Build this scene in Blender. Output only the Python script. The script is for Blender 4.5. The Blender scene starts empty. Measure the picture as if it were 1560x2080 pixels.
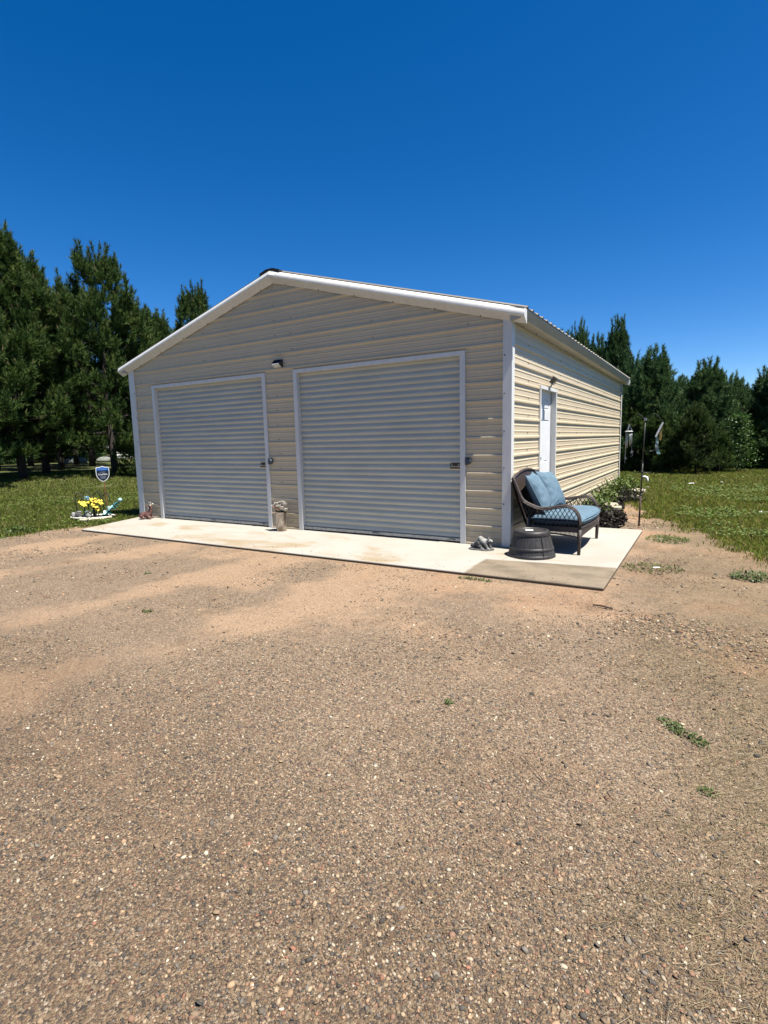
import bpy, bmesh, math, random
import numpy as np
from mathutils import Vector, Matrix

S = bpy.context.scene
COL = S.collection
PI = math.pi
random.seed(7)
RNG = np.random.default_rng(11)

# ------------------------------------------------------------------ camera, world, sun
CAM = Vector((2.0645, -6.5644, 1.3771))
YAW, PITCH, ROLL, FPX = 0.5429, -0.1317, -0.0228, 1091.07
fw = Vector((-math.sin(YAW) * math.cos(PITCH), math.cos(YAW) * math.cos(PITCH), math.sin(PITCH)))
rt = fw.cross(Vector((0, 0, 1))).normalized()
up = rt.cross(fw)
cr, sr = math.cos(ROLL), math.sin(ROLL)
rx, ux = cr * rt + sr * up, -sr * rt + cr * up
cd = bpy.data.cameras.new("camera")
cam = bpy.data.objects.new("camera", cd)
COL.objects.link(cam)
cam.matrix_world = Matrix(((rx.x, ux.x, -fw.x, CAM.x), (rx.y, ux.y, -fw.y, CAM.y), (rx.z, ux.z, -fw.z, CAM.z), (0, 0, 0, 1)))
cd.sensor_fit = 'VERTICAL'
cd.sensor_height = 24.0
cd.lens = 24.0 * FPX / 2080.0
cd.clip_start = 0.05
cd.clip_end = 2000
S.camera = cam

SUN_EL, SUN_AZ = math.radians(66.8), math.radians(-4.6)      # azimuth measured from +X towards +Y
sdir = Vector((math.cos(SUN_EL) * math.cos(SUN_AZ), math.cos(SUN_EL) * math.sin(SUN_AZ), math.sin(SUN_EL)))
sl = bpy.data.lights.new("sun", 'SUN')
sl.energy = 5.0
sl.angle = math.radians(0.53)
sl.color = (1.0, 0.95, 0.86)
so = bpy.data.objects.new("sun", sl)
COL.objects.link(so)
so.rotation_euler = (-sdir).to_track_quat('-Z', 'Y').to_euler()
so.location = (20, -5, 40)

W = bpy.data.worlds.new("World")
S.world = W
W.use_nodes = True
wn = W.node_tree
for n in list(wn.nodes):
    wn.nodes.remove(n)
sky = wn.nodes.new('ShaderNodeTexSky')
sky.sky_type = 'NISHITA'
sky.sun_disc = False
sky.sun_elevation = SUN_EL
sky.sun_rotation = PI / 2 - SUN_AZ
sky.altitude = 350
sky.air_density = 0.7
sky.dust_density = 0.3
sky.ozone_density = 2.5
hs = wn.nodes.new('ShaderNodeHueSaturation')
hs.inputs['Saturation'].default_value = 1.4
hs.inputs['Hue'].default_value = 0.505
bg = wn.nodes.new('ShaderNodeBackground')
bg.inputs['Strength'].default_value = 0.062
wo = wn.nodes.new('ShaderNodeOutputWorld')
wn.links.new(sky.outputs[0], hs.inputs['Color'])
wn.links.new(hs.outputs[0], bg.inputs[0])
wn.links.new(bg.outputs[0], wo.inputs[0])

S.view_settings.view_transform = 'Standard'
S.view_settings.look = 'None'
S.view_settings.exposure = 1.4
S.view_settings.gamma = 1.0
S.render.engine = 'CYCLES'
S.cycles.max_bounces = 8
S.cycles.transparent_max_bounces = 8

# ------------------------------------------------------------------ materials
def newmat(name):
    m = bpy.data.materials.new(name)
    m.use_nodes = True
    nt = m.node_tree
    b = nt.nodes['Principled BSDF']
    return m, nt, b

def N(nt, typ, **kw):
    n = nt.nodes.new(typ)
    for k, v in kw.items():
        if k.startswith('i_'):
            n.inputs[k[2:].replace('_', ' ')].default_value = v
        else:
            setattr(n, k, v)
    return n

def rgba(c):
    return (c[0], c[1], c[2], 1.0)

def mixc(nt, fac, a, b, mode='MIX'):
    n = nt.nodes.new('ShaderNodeMix')
    n.data_type = 'RGBA'
    n.blend_type = mode
    n.clamp_factor = True
    for sock, v in ((0, fac), (6, a), (7, b)):
        if hasattr(v, 'node'):
            nt.links.new(v, n.inputs[sock])
        elif sock == 0:
            n.inputs[0].default_value = v
        else:
            n.inputs[sock].default_value = rgba(v)
    return n.outputs[2]

def maprange(nt, v, a, b, c=0.0, d=1.0, smooth=True):
    n = nt.nodes.new('ShaderNodeMapRange')
    n.interpolation_type = 'SMOOTHSTEP' if smooth else 'LINEAR'
    n.clamp = True if not smooth else True
    nt.links.new(v, n.inputs[0])
    n.inputs[1].default_value = a
    n.inputs[2].default_value = b
    n.inputs[3].default_value = c
    n.inputs[4].default_value = d
    return n.outputs[0]

def math_(nt, op, a, b=None):
    n = nt.nodes.new('ShaderNodeMath')
    n.operation = op
    for i, v in enumerate((a, b)):
        if v is None:
            continue
        if hasattr(v, 'node'):
            nt.links.new(v, n.inputs[i])
        else:
            n.inputs[i].default_value = v
    return n.outputs[0]

def noise(nt, vec, scale, detail=3.0, rough=0.55, dist=0.0):
    n = nt.nodes.new('ShaderNodeTexNoise')
    n.inputs['Scale'].default_value = scale
    n.inputs['Detail'].default_value = detail
    n.inputs['Roughness'].default_value = rough
    n.inputs['Distortion'].default_value = dist
    if vec is not None:
        nt.links.new(vec, n.inputs['Vector'])
    return n.outputs[0]

def mapping(nt, vec, loc=(0, 0, 0), rot=(0, 0, 0), scale=(1, 1, 1)):
    n = nt.nodes.new('ShaderNodeMapping')
    nt.links.new(vec, n.inputs[0])
    n.inputs[1].default_value = loc
    n.inputs[2].default_value = rot
    n.inputs[3].default_value = scale
    return n.outputs[0]

def objco(nt):
    n = nt.nodes.new('ShaderNodeTexCoord')
    return n.outputs['Object']

def bump(nt, b, h, strength=0.3, dist=0.01):
    n = nt.nodes.new('ShaderNodeBump')
    n.inputs['Strength'].default_value = strength
    n.inputs['Distance'].default_value = dist
    nt.links.new(h, n.inputs['Height'])
    nt.links.new(n.outputs[0], b.inputs['Normal'])
    return n

def simple(name, c, rough=0.6, metal=0.0, c2=None, scale=6.0, stretch=(1, 1, 1), bstr=0.0, bscale=None, spec=None, lo=0.35, hi=0.65):
    """two-tone procedural paint/plastic/stone with a noise break-up"""
    m, nt, b = newmat(name)
    co = mapping(nt, objco(nt), scale=stretch)
    if c2 is None:
        c2 = tuple(x * 0.82 for x in c)
    f = maprange(nt, noise(nt, co, scale, 5, 0.6), lo, hi)
    nt.links.new(mixc(nt, f, c, c2), b.inputs['Base Color'])
    b.inputs['Roughness'].default_value = rough
    b.inputs['Metallic'].default_value = metal
    if spec is not None:
        b.inputs['Specular IOR Level'].default_value = spec
    if bstr > 0:
        bump(nt, b, noise(nt, co, bscale or scale * 4, 4), bstr, 0.01)
    return m

def attr_mat(name, rough=0.8, trans=0.0, spec=0.3, var=0.0):
    """colour comes from a per-piece 'tint' attribute (each stone/needle has its own colour)"""
    m, nt, b = newmat(name)
    a = N(nt, 'ShaderNodeAttribute')
    a.attribute_name = 'tint'
    nt.links.new(a.outputs['Color'], b.inputs['Base Color'])
    b.inputs['Roughness'].default_value = rough
    b.inputs['Specular IOR Level'].default_value = spec
    if trans > 0:
        t = N(nt, 'ShaderNodeBsdfTranslucent')
        nt.links.new(a.outputs['Color'], t.inputs['Color'])
        mx = N(nt, 'ShaderNodeMixShader')
        mx.inputs[0].default_value = trans
        nt.links.new(b.outputs[0], mx.inputs[1])
        nt.links.new(t.outputs[0], mx.inputs[2])
        nt.links.new(mx.outputs[0], nt.nodes['Material Output'].inputs['Surface'])
    return m

M = {}
# painted sheet metal: cream siding with faint dust, rain streaks and waviness
def siding_mat():
    m, nt, b = newmat('cream_sheet_metal')
    co = objco(nt)
    n1 = maprange(nt, noise(nt, co, 1.1, 4), 0.35, 0.7)
    st = maprange(nt, noise(nt, mapping(nt, co, scale=(9, 9, 0.7)), 1.6, 5, 0.65), 0.45, 0.8)
    sep = N(nt, 'ShaderNodeSeparateXYZ')
    nt.links.new(co, sep.inputs[0])
    low = maprange(nt, sep.outputs[2], 0.45, 0.0)
    dirt = math_(nt, 'MULTIPLY', low, maprange(nt, noise(nt, co, 14, 5), 0.3, 0.75))
    c = mixc(nt, n1, (0.468, 0.390, 0.272), (0.445, 0.368, 0.255))
    c = mixc(nt, math_(nt, 'MULTIPLY', st, 0.12), c, (0.25, 0.215, 0.155))
    c = mixc(nt, math_(nt, 'MULTIPLY', dirt, 0.4), c, (0.19, 0.145, 0.095))
    nt.links.new(c, b.inputs['Base Color'])
    b.inputs['Roughness'].default_value = 0.42
    b.inputs['Specular IOR Level'].default_value = 0.4
    bump(nt, b, noise(nt, mapping(nt, co, scale=(1.0, 1.0, 1.6)), 1.6, 2), 0.025, 0.03)
    return m
M['siding'] = siding_mat()
M['white'] = simple('white_painted_trim', (0.54, 0.535, 0.515), 0.42, c2=(0.495, 0.49, 0.47), scale=3, stretch=(4, 4, 0.8), bstr=0.03, bscale=3)
M['curtain'] = simple('white_roll_up_curtain', (0.425, 0.412, 0.348), 0.55, c2=(0.384, 0.373, 0.315), scale=2.2, stretch=(0.7, 1, 3), bstr=0.03, bscale=2.0)
M['door'] = simple('white_door_paint', (0.56, 0.57, 0.575), 0.4, c2=(0.52, 0.53, 0.535), scale=4)
M['roof'] = simple('weathered_roof_sheet', (0.2031, 0.1838, 0.1499), 0.45, c2=(0.1693, 0.1548, 0.1306), scale=3)
M['eave'] = simple('eave_trim_paint', (0.3192, 0.3047, 0.2708), 0.42, c2=(0.2805, 0.2660, 0.2321), scale=4, stretch=(1, 0.5, 3))
M['black'] = simple('flat_black', (0.012, 0.012, 0.014), 0.8)
M['screw'] = simple('dull_screw_head', (0.10, 0.095, 0.09), 0.5, 0.4)
M['rubber'] = simple('grey_rubber_seal', (0.26, 0.265, 0.27), 0.7)
M['brass'] = simple('aged_brass_latch', (0.1161, 0.0725, 0.0242), 0.45, 0.7, c2=(0.0435, 0.0290, 0.0145), scale=40)
M['galv'] = simple('galvanised_steel', (0.3510, 0.3588, 0.3666), 0.38, 0.8, c2=(0.2340, 0.2418, 0.2496), scale=25)
M['bluegrey'] = simple('blue_grey_lock_cover', (0.0339, 0.0484, 0.0677), 0.45, c2=(0.0242, 0.0339, 0.0484))
M['blackplastic'] = simple('black_plastic', (0.02, 0.02, 0.022), 0.4, c2=(0.03, 0.03, 0.032))
M['lens'] = simple('pale_lamp_lens', (0.62, 0.62, 0.58), 0.2, c2=(0.35, 0.35, 0.33), scale=30)
M['wicker'] = simple('brown_resin_wicker', (0.0411, 0.0266, 0.0203), 0.5, c2=(0.0169, 0.0112, 0.0087), scale=45, stretch=(1, 1, 1), bstr=0.6, bscale=140)
M['fabric'] = simple('blue_outdoor_fabric', (0.092, 0.143, 0.186), 0.95, c2=(0.070, 0.114, 0.154), scale=9, bstr=0.25, bscale=220, spec=0.15)
M['piping'] = simple('blue_piping', (0.075, 0.120, 0.160), 0.9, spec=0.15)
M['barrel'] = simple('grey_weathered_barrel', (0.0339, 0.0300, 0.0266), 0.55, c2=(0.0136, 0.0126, 0.0126), scale=6, stretch=(7, 7, 0.6), bstr=0.5, bscale=14)
M['barrelband'] = simple('dark_barrel_band', (0.0174, 0.0165, 0.0165), 0.5, c2=(0.0290, 0.0266, 0.0242), scale=18)
M['paper'] = simple('white_paper', (0.75, 0.75, 0.72), 0.8)
M['stonewhite'] = simple('pale_cast_stone', (0.2418, 0.2418, 0.2321), 0.85, c2=(0.0967, 0.0967, 0.0919), scale=14, bstr=0.6, bscale=60)
M['stonegrey'] = simple('grey_cast_stone', (0.0822, 0.0822, 0.0798), 0.85, c2=(0.0339, 0.0339, 0.0329), scale=22, bstr=0.8, bscale=60)
M['deer'] = simple('red_brown_figurine', (0.1016, 0.0459, 0.0339), 0.5, c2=(0.0580, 0.0218, 0.0165), scale=16, bstr=0.2, bscale=50)
M['cream'] = simple('cream_paint', (0.3288, 0.2902, 0.2418), 0.5)
M['yellow'] = simple('yellow_petals', (0.5117, 0.4118, 0.0374), 0.7, c2=(0.4618, 0.3120, 0.0187), scale=30)
M['rose'] = simple('white_rose_petals', (0.4992, 0.4742, 0.4243), 0.8, c2=(0.4368, 0.3869, 0.3245), scale=30)
M['peach'] = simple('peach_rose_petals', (0.3482, 0.2031, 0.1354), 0.8, c2=(0.3675, 0.2660, 0.2031), scale=30)
M['teal'] = simple('teal_petals', (0.0290, 0.1451, 0.1499), 0.5, c2=(0.0193, 0.0774, 0.0822), scale=25)
M['tealpale'] = simple('pale_teal_glass', (0.2621, 0.4368, 0.4618), 0.3)
M['blueflower'] = simple('blue_petals', (0.0290, 0.1064, 0.1741), 0.5, c2=(0.1451, 0.2660, 0.3143), scale=30)
M['stem'] = simple('green_stem', (0.0145, 0.0290, 0.0097), 0.7)
M['leafgrey'] = simple('grey_green_leaf', (0.0725, 0.1064, 0.0967), 0.6, c2=(0.0242, 0.0484, 0.0435), scale=18)
M['iron'] = simple('dark_green_iron', (0.0087, 0.0116, 0.0106), 0.5, c2=(0.0145, 0.0169, 0.0145))
M['rust'] = simple('rusty_steel', (0.0484, 0.0203, 0.0136), 0.75, c2=(0.0218, 0.0106, 0.0087), scale=22)
M['orange'] = simple('orange_sign_stake', (0.2031, 0.0677, 0.0290), 0.6)
M['signnavy'] = simple('navy_sign_face', (0.010, 0.015, 0.035), 0.85, spec=0.08)
M['signblue'] = simple('blue_sign_band', (0.0156, 0.1092, 0.3900), 0.85, spec=0.08)
M['signwhite'] = simple('white_sign_print', (0.6240, 0.6396, 0.6552), 0.4)
M['signgrey'] = simple('pale_sign_print', (0.2340, 0.2652, 0.3120), 0.4)
M['bark'] = simple('pine_bark', (0.0363, 0.0266, 0.0203), 0.9, c2=(0.0169, 0.0126, 0.0106), scale=9, stretch=(2, 2, 0.5), bstr=0.8, bscale=14)
M['lap'] = simple('white_lap_siding', (0.6084, 0.6084, 0.6006), 0.6)
M['shingle'] = simple('grey_shingles', (0.0919, 0.0895, 0.0870), 0.9, c2=(0.0629, 0.0629, 0.0629), scale=9)
M['needle'] = attr_mat('pine_needles', 0.6, 0.25, 0.12)
M['leaf'] = attr_mat('broad_leaves', 0.5, 0.25, 0.3)
M['grass'] = attr_mat('grass_blades', 0.6, 0.32, 0.12)
M['stone'] = attr_mat('loose_stones', 0.85, 0.0, 0.2)
M['chip'] = attr_mat('bark_chips', 0.9, 0.0, 0.2)

def boulder_mat():
    return simple('pale_boulder', (0.15, 0.16, 0.14), 0.9, c2=(0.09, 0.10, 0.085), scale=4, bstr=0.6, bscale=10)
M['boulder'] = boulder_mat()

def concrete_mat():
    m, nt, b = newmat('pale_concrete')
    co = objco(nt)
    sep = N(nt, 'ShaderNodeSeparateXYZ')
    nt.links.new(co, sep.inputs[0])
    x, y = sep.outputs[0], sep.outputs[1]
    n1 = maprange(nt, noise(nt, co, 1.3, 6, 0.6), 0.35, 0.7)
    n2 = maprange(nt, noise(nt, co, 40, 4, 0.7), 0.3, 0.7)
    c = mixc(nt, n1, (0.2873, 0.2709, 0.2421), (0.2612, 0.2405, 0.2020))
    c = mixc(nt, math_(nt, 'MULTIPLY', n2, 0.22), c, (0.2003, 0.1820, 0.1510))
    # ochre tyre and rust stains in front of the doors
    st = maprange(nt, noise(nt, mapping(nt, co, scale=(0.8, 1.8, 1)), 1.15, 5, 0.62, 0.6), 0.49, 0.68)
    st = math_(nt, 'MULTIPLY', st, maprange(nt, y, -0.05, -0.5))
    c = mixc(nt, math_(nt, 'MULTIPLY', st, 0.9), c, (0.2176, 0.1690, 0.1066))
    # small dark scuffs behind the barrel
    sc = maprange(nt, noise(nt, mapping(nt, co, scale=(1, 2.2, 1)), 7, 5, 0.7), 0.66, 0.74)
    c = mixc(nt, math_(nt, 'MULTIPLY', sc, 0.45), c, (0.1306, 0.1213, 0.1066))
    # the brown damp patch across the front right corner
    wob = math_(nt, 'MULTIPLY', math_(nt, 'SUBTRACT', noise(nt, co, 3.0, 3), 0.5), 0.05)
    yy = math_(nt, 'ADD', y, wob)
    lim = math_(nt, 'ADD', math_(nt, 'MULTIPLY', x, 0.13), -0.755)     # back edge of the patch
    a = maprange(nt, math_(nt, 'SUBTRACT', lim, yy), -0.015, 0.03)
    lx = math_(nt, 'ADD', math_(nt, 'MULTIPLY', yy, -0.04), -0.115)
    a2 = maprange(nt, math_(nt, 'SUBTRACT', math_(nt, 'ADD', x, wob), lx), -0.02, 0.025)
    rc = math_(nt, 'ADD', math_(nt, 'ADD', x, 0.0), math_(nt, 'MULTIPLY', yy, -1.0))
    a3 = maprange(nt, rc, 0.60, 0.68)
    patch = math_(nt, 'MULTIPLY', math_(nt, 'MULTIPLY', a, a2), a3)
    pn = maprange(nt, noise(nt, mapping(nt, co, scale=(1, 1.5, 1)), 2.4, 5, 0.6), 0.40, 0.66)
    pc = mixc(nt, pn, (0.185, 0.149, 0.106), (0.120, 0.097, 0.069))
    pc = mixc(nt, math_(nt, 'MULTIPLY', n2, 0.3), pc, (0.0774, 0.0605, 0.0435))
    c = mixc(nt, patch, c, pc)
    # saw-cut joint
    j = math_(nt, 'ABSOLUTE', math_(nt, 'SUBTRACT', x, 0.115))
    jf = math_(nt, 'MULTIPLY', maprange(nt, j, 0.008, 0.004), maprange(nt, y, -0.02, -0.06))
    c = mixc(nt, math_(nt, 'MULTIPLY', jf, 0.5), c, (0.1741, 0.1451, 0.1064))
    c = mixc(nt, maprange(nt, sep.outputs[2], -0.004, -0.016), c, (0.0822, 0.0605, 0.0411))      # soil stained edge
    nt.links.new(c, b.inputs['Base Color'])
    b.inputs['Roughness'].default_value = 0.9
    b.inputs['Specular IOR Level'].default_value = 0.2
    bump(nt, b, noise(nt, co, 90, 5, 0.7), 0.25, 0.004)
    return m
M['concrete'] = concrete_mat()

def drive_mat():
    m, nt, b = newmat('gravel_and_sand')
    co = objco(nt)
    sep = N(nt, 'ShaderNodeSeparateXYZ')
    nt.links.new(co, sep.inputs[0])
    x, y = sep.outputs[0], sep.outputs[1]
    # tracks run from the doors towards the camera's left
    tr = mapping(nt, co, rot=(0, 0, math.radians(-58)), scale=(0.28, 1.15, 1))
    track = noise(nt, tr, 0.9, 4, 0.55, 0.3)
    blot = noise(nt, co, 0.85, 5, 0.6, 0.4)
    fine = noise(nt, co, 9.0, 5, 0.65)
    near = maprange(nt, math_(nt, 'ADD', y, math_(nt, 'MULTIPLY', x, 0.25)), -2.6, -5.2)
    # stone cover: 0 = bare sand, 1 = close gravel
    # two pairs of tyre tracks running out from the doors: packed sand with stones pushed to the sides
    wv = math_(nt, 'MULTIPLY', math_(nt, 'SUBTRACT', noise(nt, co, 0.55, 3), 0.5), 0.9)
    tx = math_(nt, 'ADD', math_(nt, 'SUBTRACT', x, math_(nt, 'MULTIPLY', y, 0.17)), wv)
    tyre = None
    for k in (-0.56, -2.12, -4.15, -5.75):
        q = maprange(nt, math_(nt, 'ABSOLUTE', math_(nt, 'SUBTRACT', tx, k)), 0.52, 0.12)
        tyre = q if tyre is None else math_(nt, 'MAXIMUM', tyre, q)
    tyre = math_(nt, 'MULTIPLY', tyre, maprange(nt, y, -6.2, -4.4, 0.35, 1.0))
    g = math_(nt, 'ADD', math_(nt, 'MULTIPLY', track, 0.45), math_(nt, 'MULTIPLY', blot, 0.55))
    g = math_(nt, 'SUBTRACT', math_(nt, 'ADD', g, 0.035), math_(nt, 'MULTIPLY', math_(nt, 'MULTIPLY', tyre, maprange(nt, fine, 0.3, 0.6, 0.45, 1.0)), 0.15))
    g = math_(nt, 'ADD', g, math_(nt, 'MULTIPLY', near, 0.10))
    g = math_(nt, 'ADD', g, math_(nt, 'MULTIPLY', math_(nt, 'SUBTRACT', fine, 0.5), 0.22))
    cover = maprange(nt, g, 0.44, 0.60)
    # grains
    v1 = N(nt, 'ShaderNodeTexVoronoi')
    v1.inputs['Scale'].default_value = 120
    nt.links.new(mapping(nt, co, rot=(0, 0, 0.4), scale=(1, 1.25, 1)), v1.inputs['Vector'])
    v2 = N(nt, 'ShaderNodeTexVoronoi')
    v2.inputs['Scale'].default_value = 260
    nt.links.new(co, v2.inputs['Vector'])
    def ramp(v, stops):
        r = nt.nodes.new('ShaderNodeValToRGB')
        r.color_ramp.interpolation = 'CONSTANT'
        els = r.color_ramp.elements
        while len(els) < len(stops):
            els.new(0.5)
        for e, (p, c) in zip(els, stops):
            e.position = p
            e.color = rgba(c)
        nt.links.new(v, r.inputs[0])
        return r.outputs[0]
    s1 = N(nt, 'ShaderNodeSeparateColor')
    nt.links.new(v1.outputs['Color'], s1.inputs[0])
    s2 = N(nt, 'ShaderNodeSeparateColor')
    nt.links.new(v2.outputs['Color'], s2.inputs[0])
    stones = ramp(s1.outputs[0], [(0, (0.0750, 0.0632, 0.0535)), (0.17, (0.1602, 0.1169, 0.0765)), (0.36, (0.2152, 0.1532, 0.0968)),
                                  (0.55, (0.1152, 0.0911, 0.0709)), (0.68, (0.2704, 0.2060, 0.1401)), (0.84, (0.1652, 0.1034, 0.0720)),
                                  (0.955, (0.3705, 0.3065, 0.2305))])
    grains = ramp(s2.outputs[0], [(0, (0.2894, 0.1977, 0.1250)), (0.3, (0.2352, 0.1582, 0.0984)), (0.55, (0.3557, 0.2462, 0.1597)),
                                  (0.78, (0.1689, 0.1163, 0.0781)), (0.90, (0.4222, 0.3107, 0.2101))])
    sandtone = mixc(nt, maprange(nt, noise(nt, co, 0.6, 4), 0.4, 0.66), (0.3040, 0.2090, 0.1362), (0.3232, 0.2078, 0.1250))
    sand = mixc(nt, 0.78, sandtone, grains)
    grav = mixc(nt, 0.92, (0.1700, 0.1234, 0.0790), stones)
    pick = math_(nt, 'MULTIPLY', cover, maprange(nt, s1.outputs[1], 0.0, 0.25, 0.55, 1.0))
    c = mixc(nt, pick, sand, grav)
    # isolated stones out on the sand
    iso = math_(nt, 'MULTIPLY', math_(nt, 'GREATER_THAN', s1.outputs[2], 0.83), 0.8)
    c = mixc(nt, iso, c, stones)
    # old dry turf and thin soil towards the right edge
    ex = math_(nt, 'ADD', x, math_(nt, 'MULTIPLY', math_(nt, 'SUBTRACT', blot, 0.5), 2.2))
    ex = math_(nt, 'ADD', ex, math_(nt, 'MULTIPLY', y, 0.10))
    turf = math_(nt, 'MULTIPLY', maprange(nt, ex, 1.1, 2.2), 0.5)
    c = mixc(nt, turf, c, mixc(nt, maprange(nt, noise(nt, co, 26, 4, 0.7), 0.35, 0.65), (0.1136, 0.0830, 0.0452), (0.1792, 0.1357, 0.0786)))
    # moist brown streaks
    ms = maprange(nt, noise(nt, mapping(nt, co, scale=(1.6, 1, 1)), 1.9, 5, 0.62, 0.5), 0.56, 0.72)
    c = mixc(nt, math_(nt, 'MULTIPLY', ms, 0.30), c, (0.0791, 0.0481, 0.0236))
    # gravel colour multiplied darker towards the road end
    nb_ = maprange(nt, math_(nt, 'ADD', y, math_(nt, 'MULTIPLY', math_(nt, 'SUBTRACT', blot, 0.5), 2.4)), -4.1, -5.5)
    c = mixc(nt, math_(nt, 'MULTIPLY', nb_, 0.85), c, mixc(nt, 1.0, c, (0.66, 0.64, 0.62), 'MULTIPLY'))
    # reddish soil by the slab corner
    rs = math_(nt, 'MULTIPLY', maprange(nt, noise(nt, mapping(nt, co, loc=(3.1, 0, 0)), 0.9, 4, 0.6), 0.48, 0.64), maprange(nt, math_(nt, 'ADD', y, math_(nt, 'MULTIPLY', x, 0.5)), -3.2, -1.4))
    c = mixc(nt, math_(nt, 'MULTIPLY', rs, 0.55), c, mixc(nt, 1.0, c, (1.03, 0.88, 0.78), 'MULTIPLY'))
    nt.links.new(c, b.inputs['Base Color'])
    b.inputs['Roughness'].default_value = 0.92
    b.inputs['Specular IOR Level'].default_value = 0.15
    h = math_(nt, 'ADD', math_(nt, 'MULTIPLY', v1.outputs['Distance'], -0.9), math_(nt, 'MULTIPLY', v2.outputs['Distance'], -0.45))
    h = math_(nt, 'ADD', h, math_(nt, 'MULTIPLY', noise(nt, co, 14, 5, 0.6), 1.4))
    h = math_(nt, 'ADD', h, math_(nt, 'MULTIPLY', noise(nt, co, 3.2, 3, 0.6), 5.0))
    bump(nt, b, h, 0.85, 0.012)
    return m
M['drive'] = drive_mat()

def lawn_mat():
    m, nt, b = newmat('lawn_soil_and_thatch')
    co = objco(nt)
    n1 = maprange(nt, noise(nt, co, 0.35, 5, 0.6), 0.38, 0.66)
    n2 = maprange(nt, noise(nt, mapping(nt, co, scale=(1, 1, 1)), 7.0, 6, 0.7), 0.35, 0.68)
    n3 = maprange(nt, noise(nt, mapping(nt, co, scale=(0.25, 1.6, 1)), 0.9, 4, 0.6), 0.55, 0.75)
    c = mixc(nt, n2, (0.0411, 0.0556, 0.0165), (0.0653, 0.0701, 0.0251))
    c = mixc(nt, math_(nt, 'MULTIPLY', n1, 0.5), c, (0.0822, 0.0750, 0.0329))
    c = mixc(nt, math_(nt, 'MULTIPLY', n3, 0.6), c, (0.0919, 0.0750, 0.0411))
    nt.links.new(c, b.inputs['Base Color'])
    b.inputs['Roughness'].default_value = 0.95
    b.inputs['Specular IOR Level'].default_value = 0.1
    bump(nt, b, noise(nt, co, 25, 6, 0.7), 0.8, 0.04)
    return m
M['lawn'] = lawn_mat()
M['mulch'] = simple('dark_bark_mulch', (0.0145, 0.0106, 0.0087), 0.95, c2=(0.0058, 0.0048, 0.0044), scale=30, bstr=1.0, bscale=60)

# ------------------------------------------------------------------ helpers
GZ = -0.034

def smooth01(a, b, v):
    t = np.clip((v - a) / (b - a), 0, 1)
    return t * t * (3 - 2 * t)

def ground_z(x, y):
    """lawn height: flat round the garage, rising gently towards the pines on the left"""
    x = np.asarray(x, float); y = np.asarray(y, float)
    d = np.hypot(x - CAM.x, y - CAM.y)
    return GZ - 0.006 + 0.40 * smooth01(20.5, 26, d) * smooth01(-9.0, -15.0, x)

def tag(o, label=None, cat=None, group=None, kind=None):
    if label: o['label'] = label
    if cat: o['category'] = cat
    if group: o['group'] = group
    if kind: o['kind'] = kind
    return o

def thing(name, label, cat, loc=(0, 0, 0), group=None):
    o = bpy.data.objects.new(name, None)
    o.empty_display_size = 0.1
    o.location = loc
    COL.objects.link(o)
    return tag(o, label, cat, group)

def link(name, me, parent=None):
    o = bpy.data.objects.new(name, me)
    COL.objects.link(o)
    if parent is not None:
        o.parent = parent
        if parent.type == 'EMPTY':
            o.matrix_parent_inverse = Matrix.Translation(-parent.location)
    return o

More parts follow.
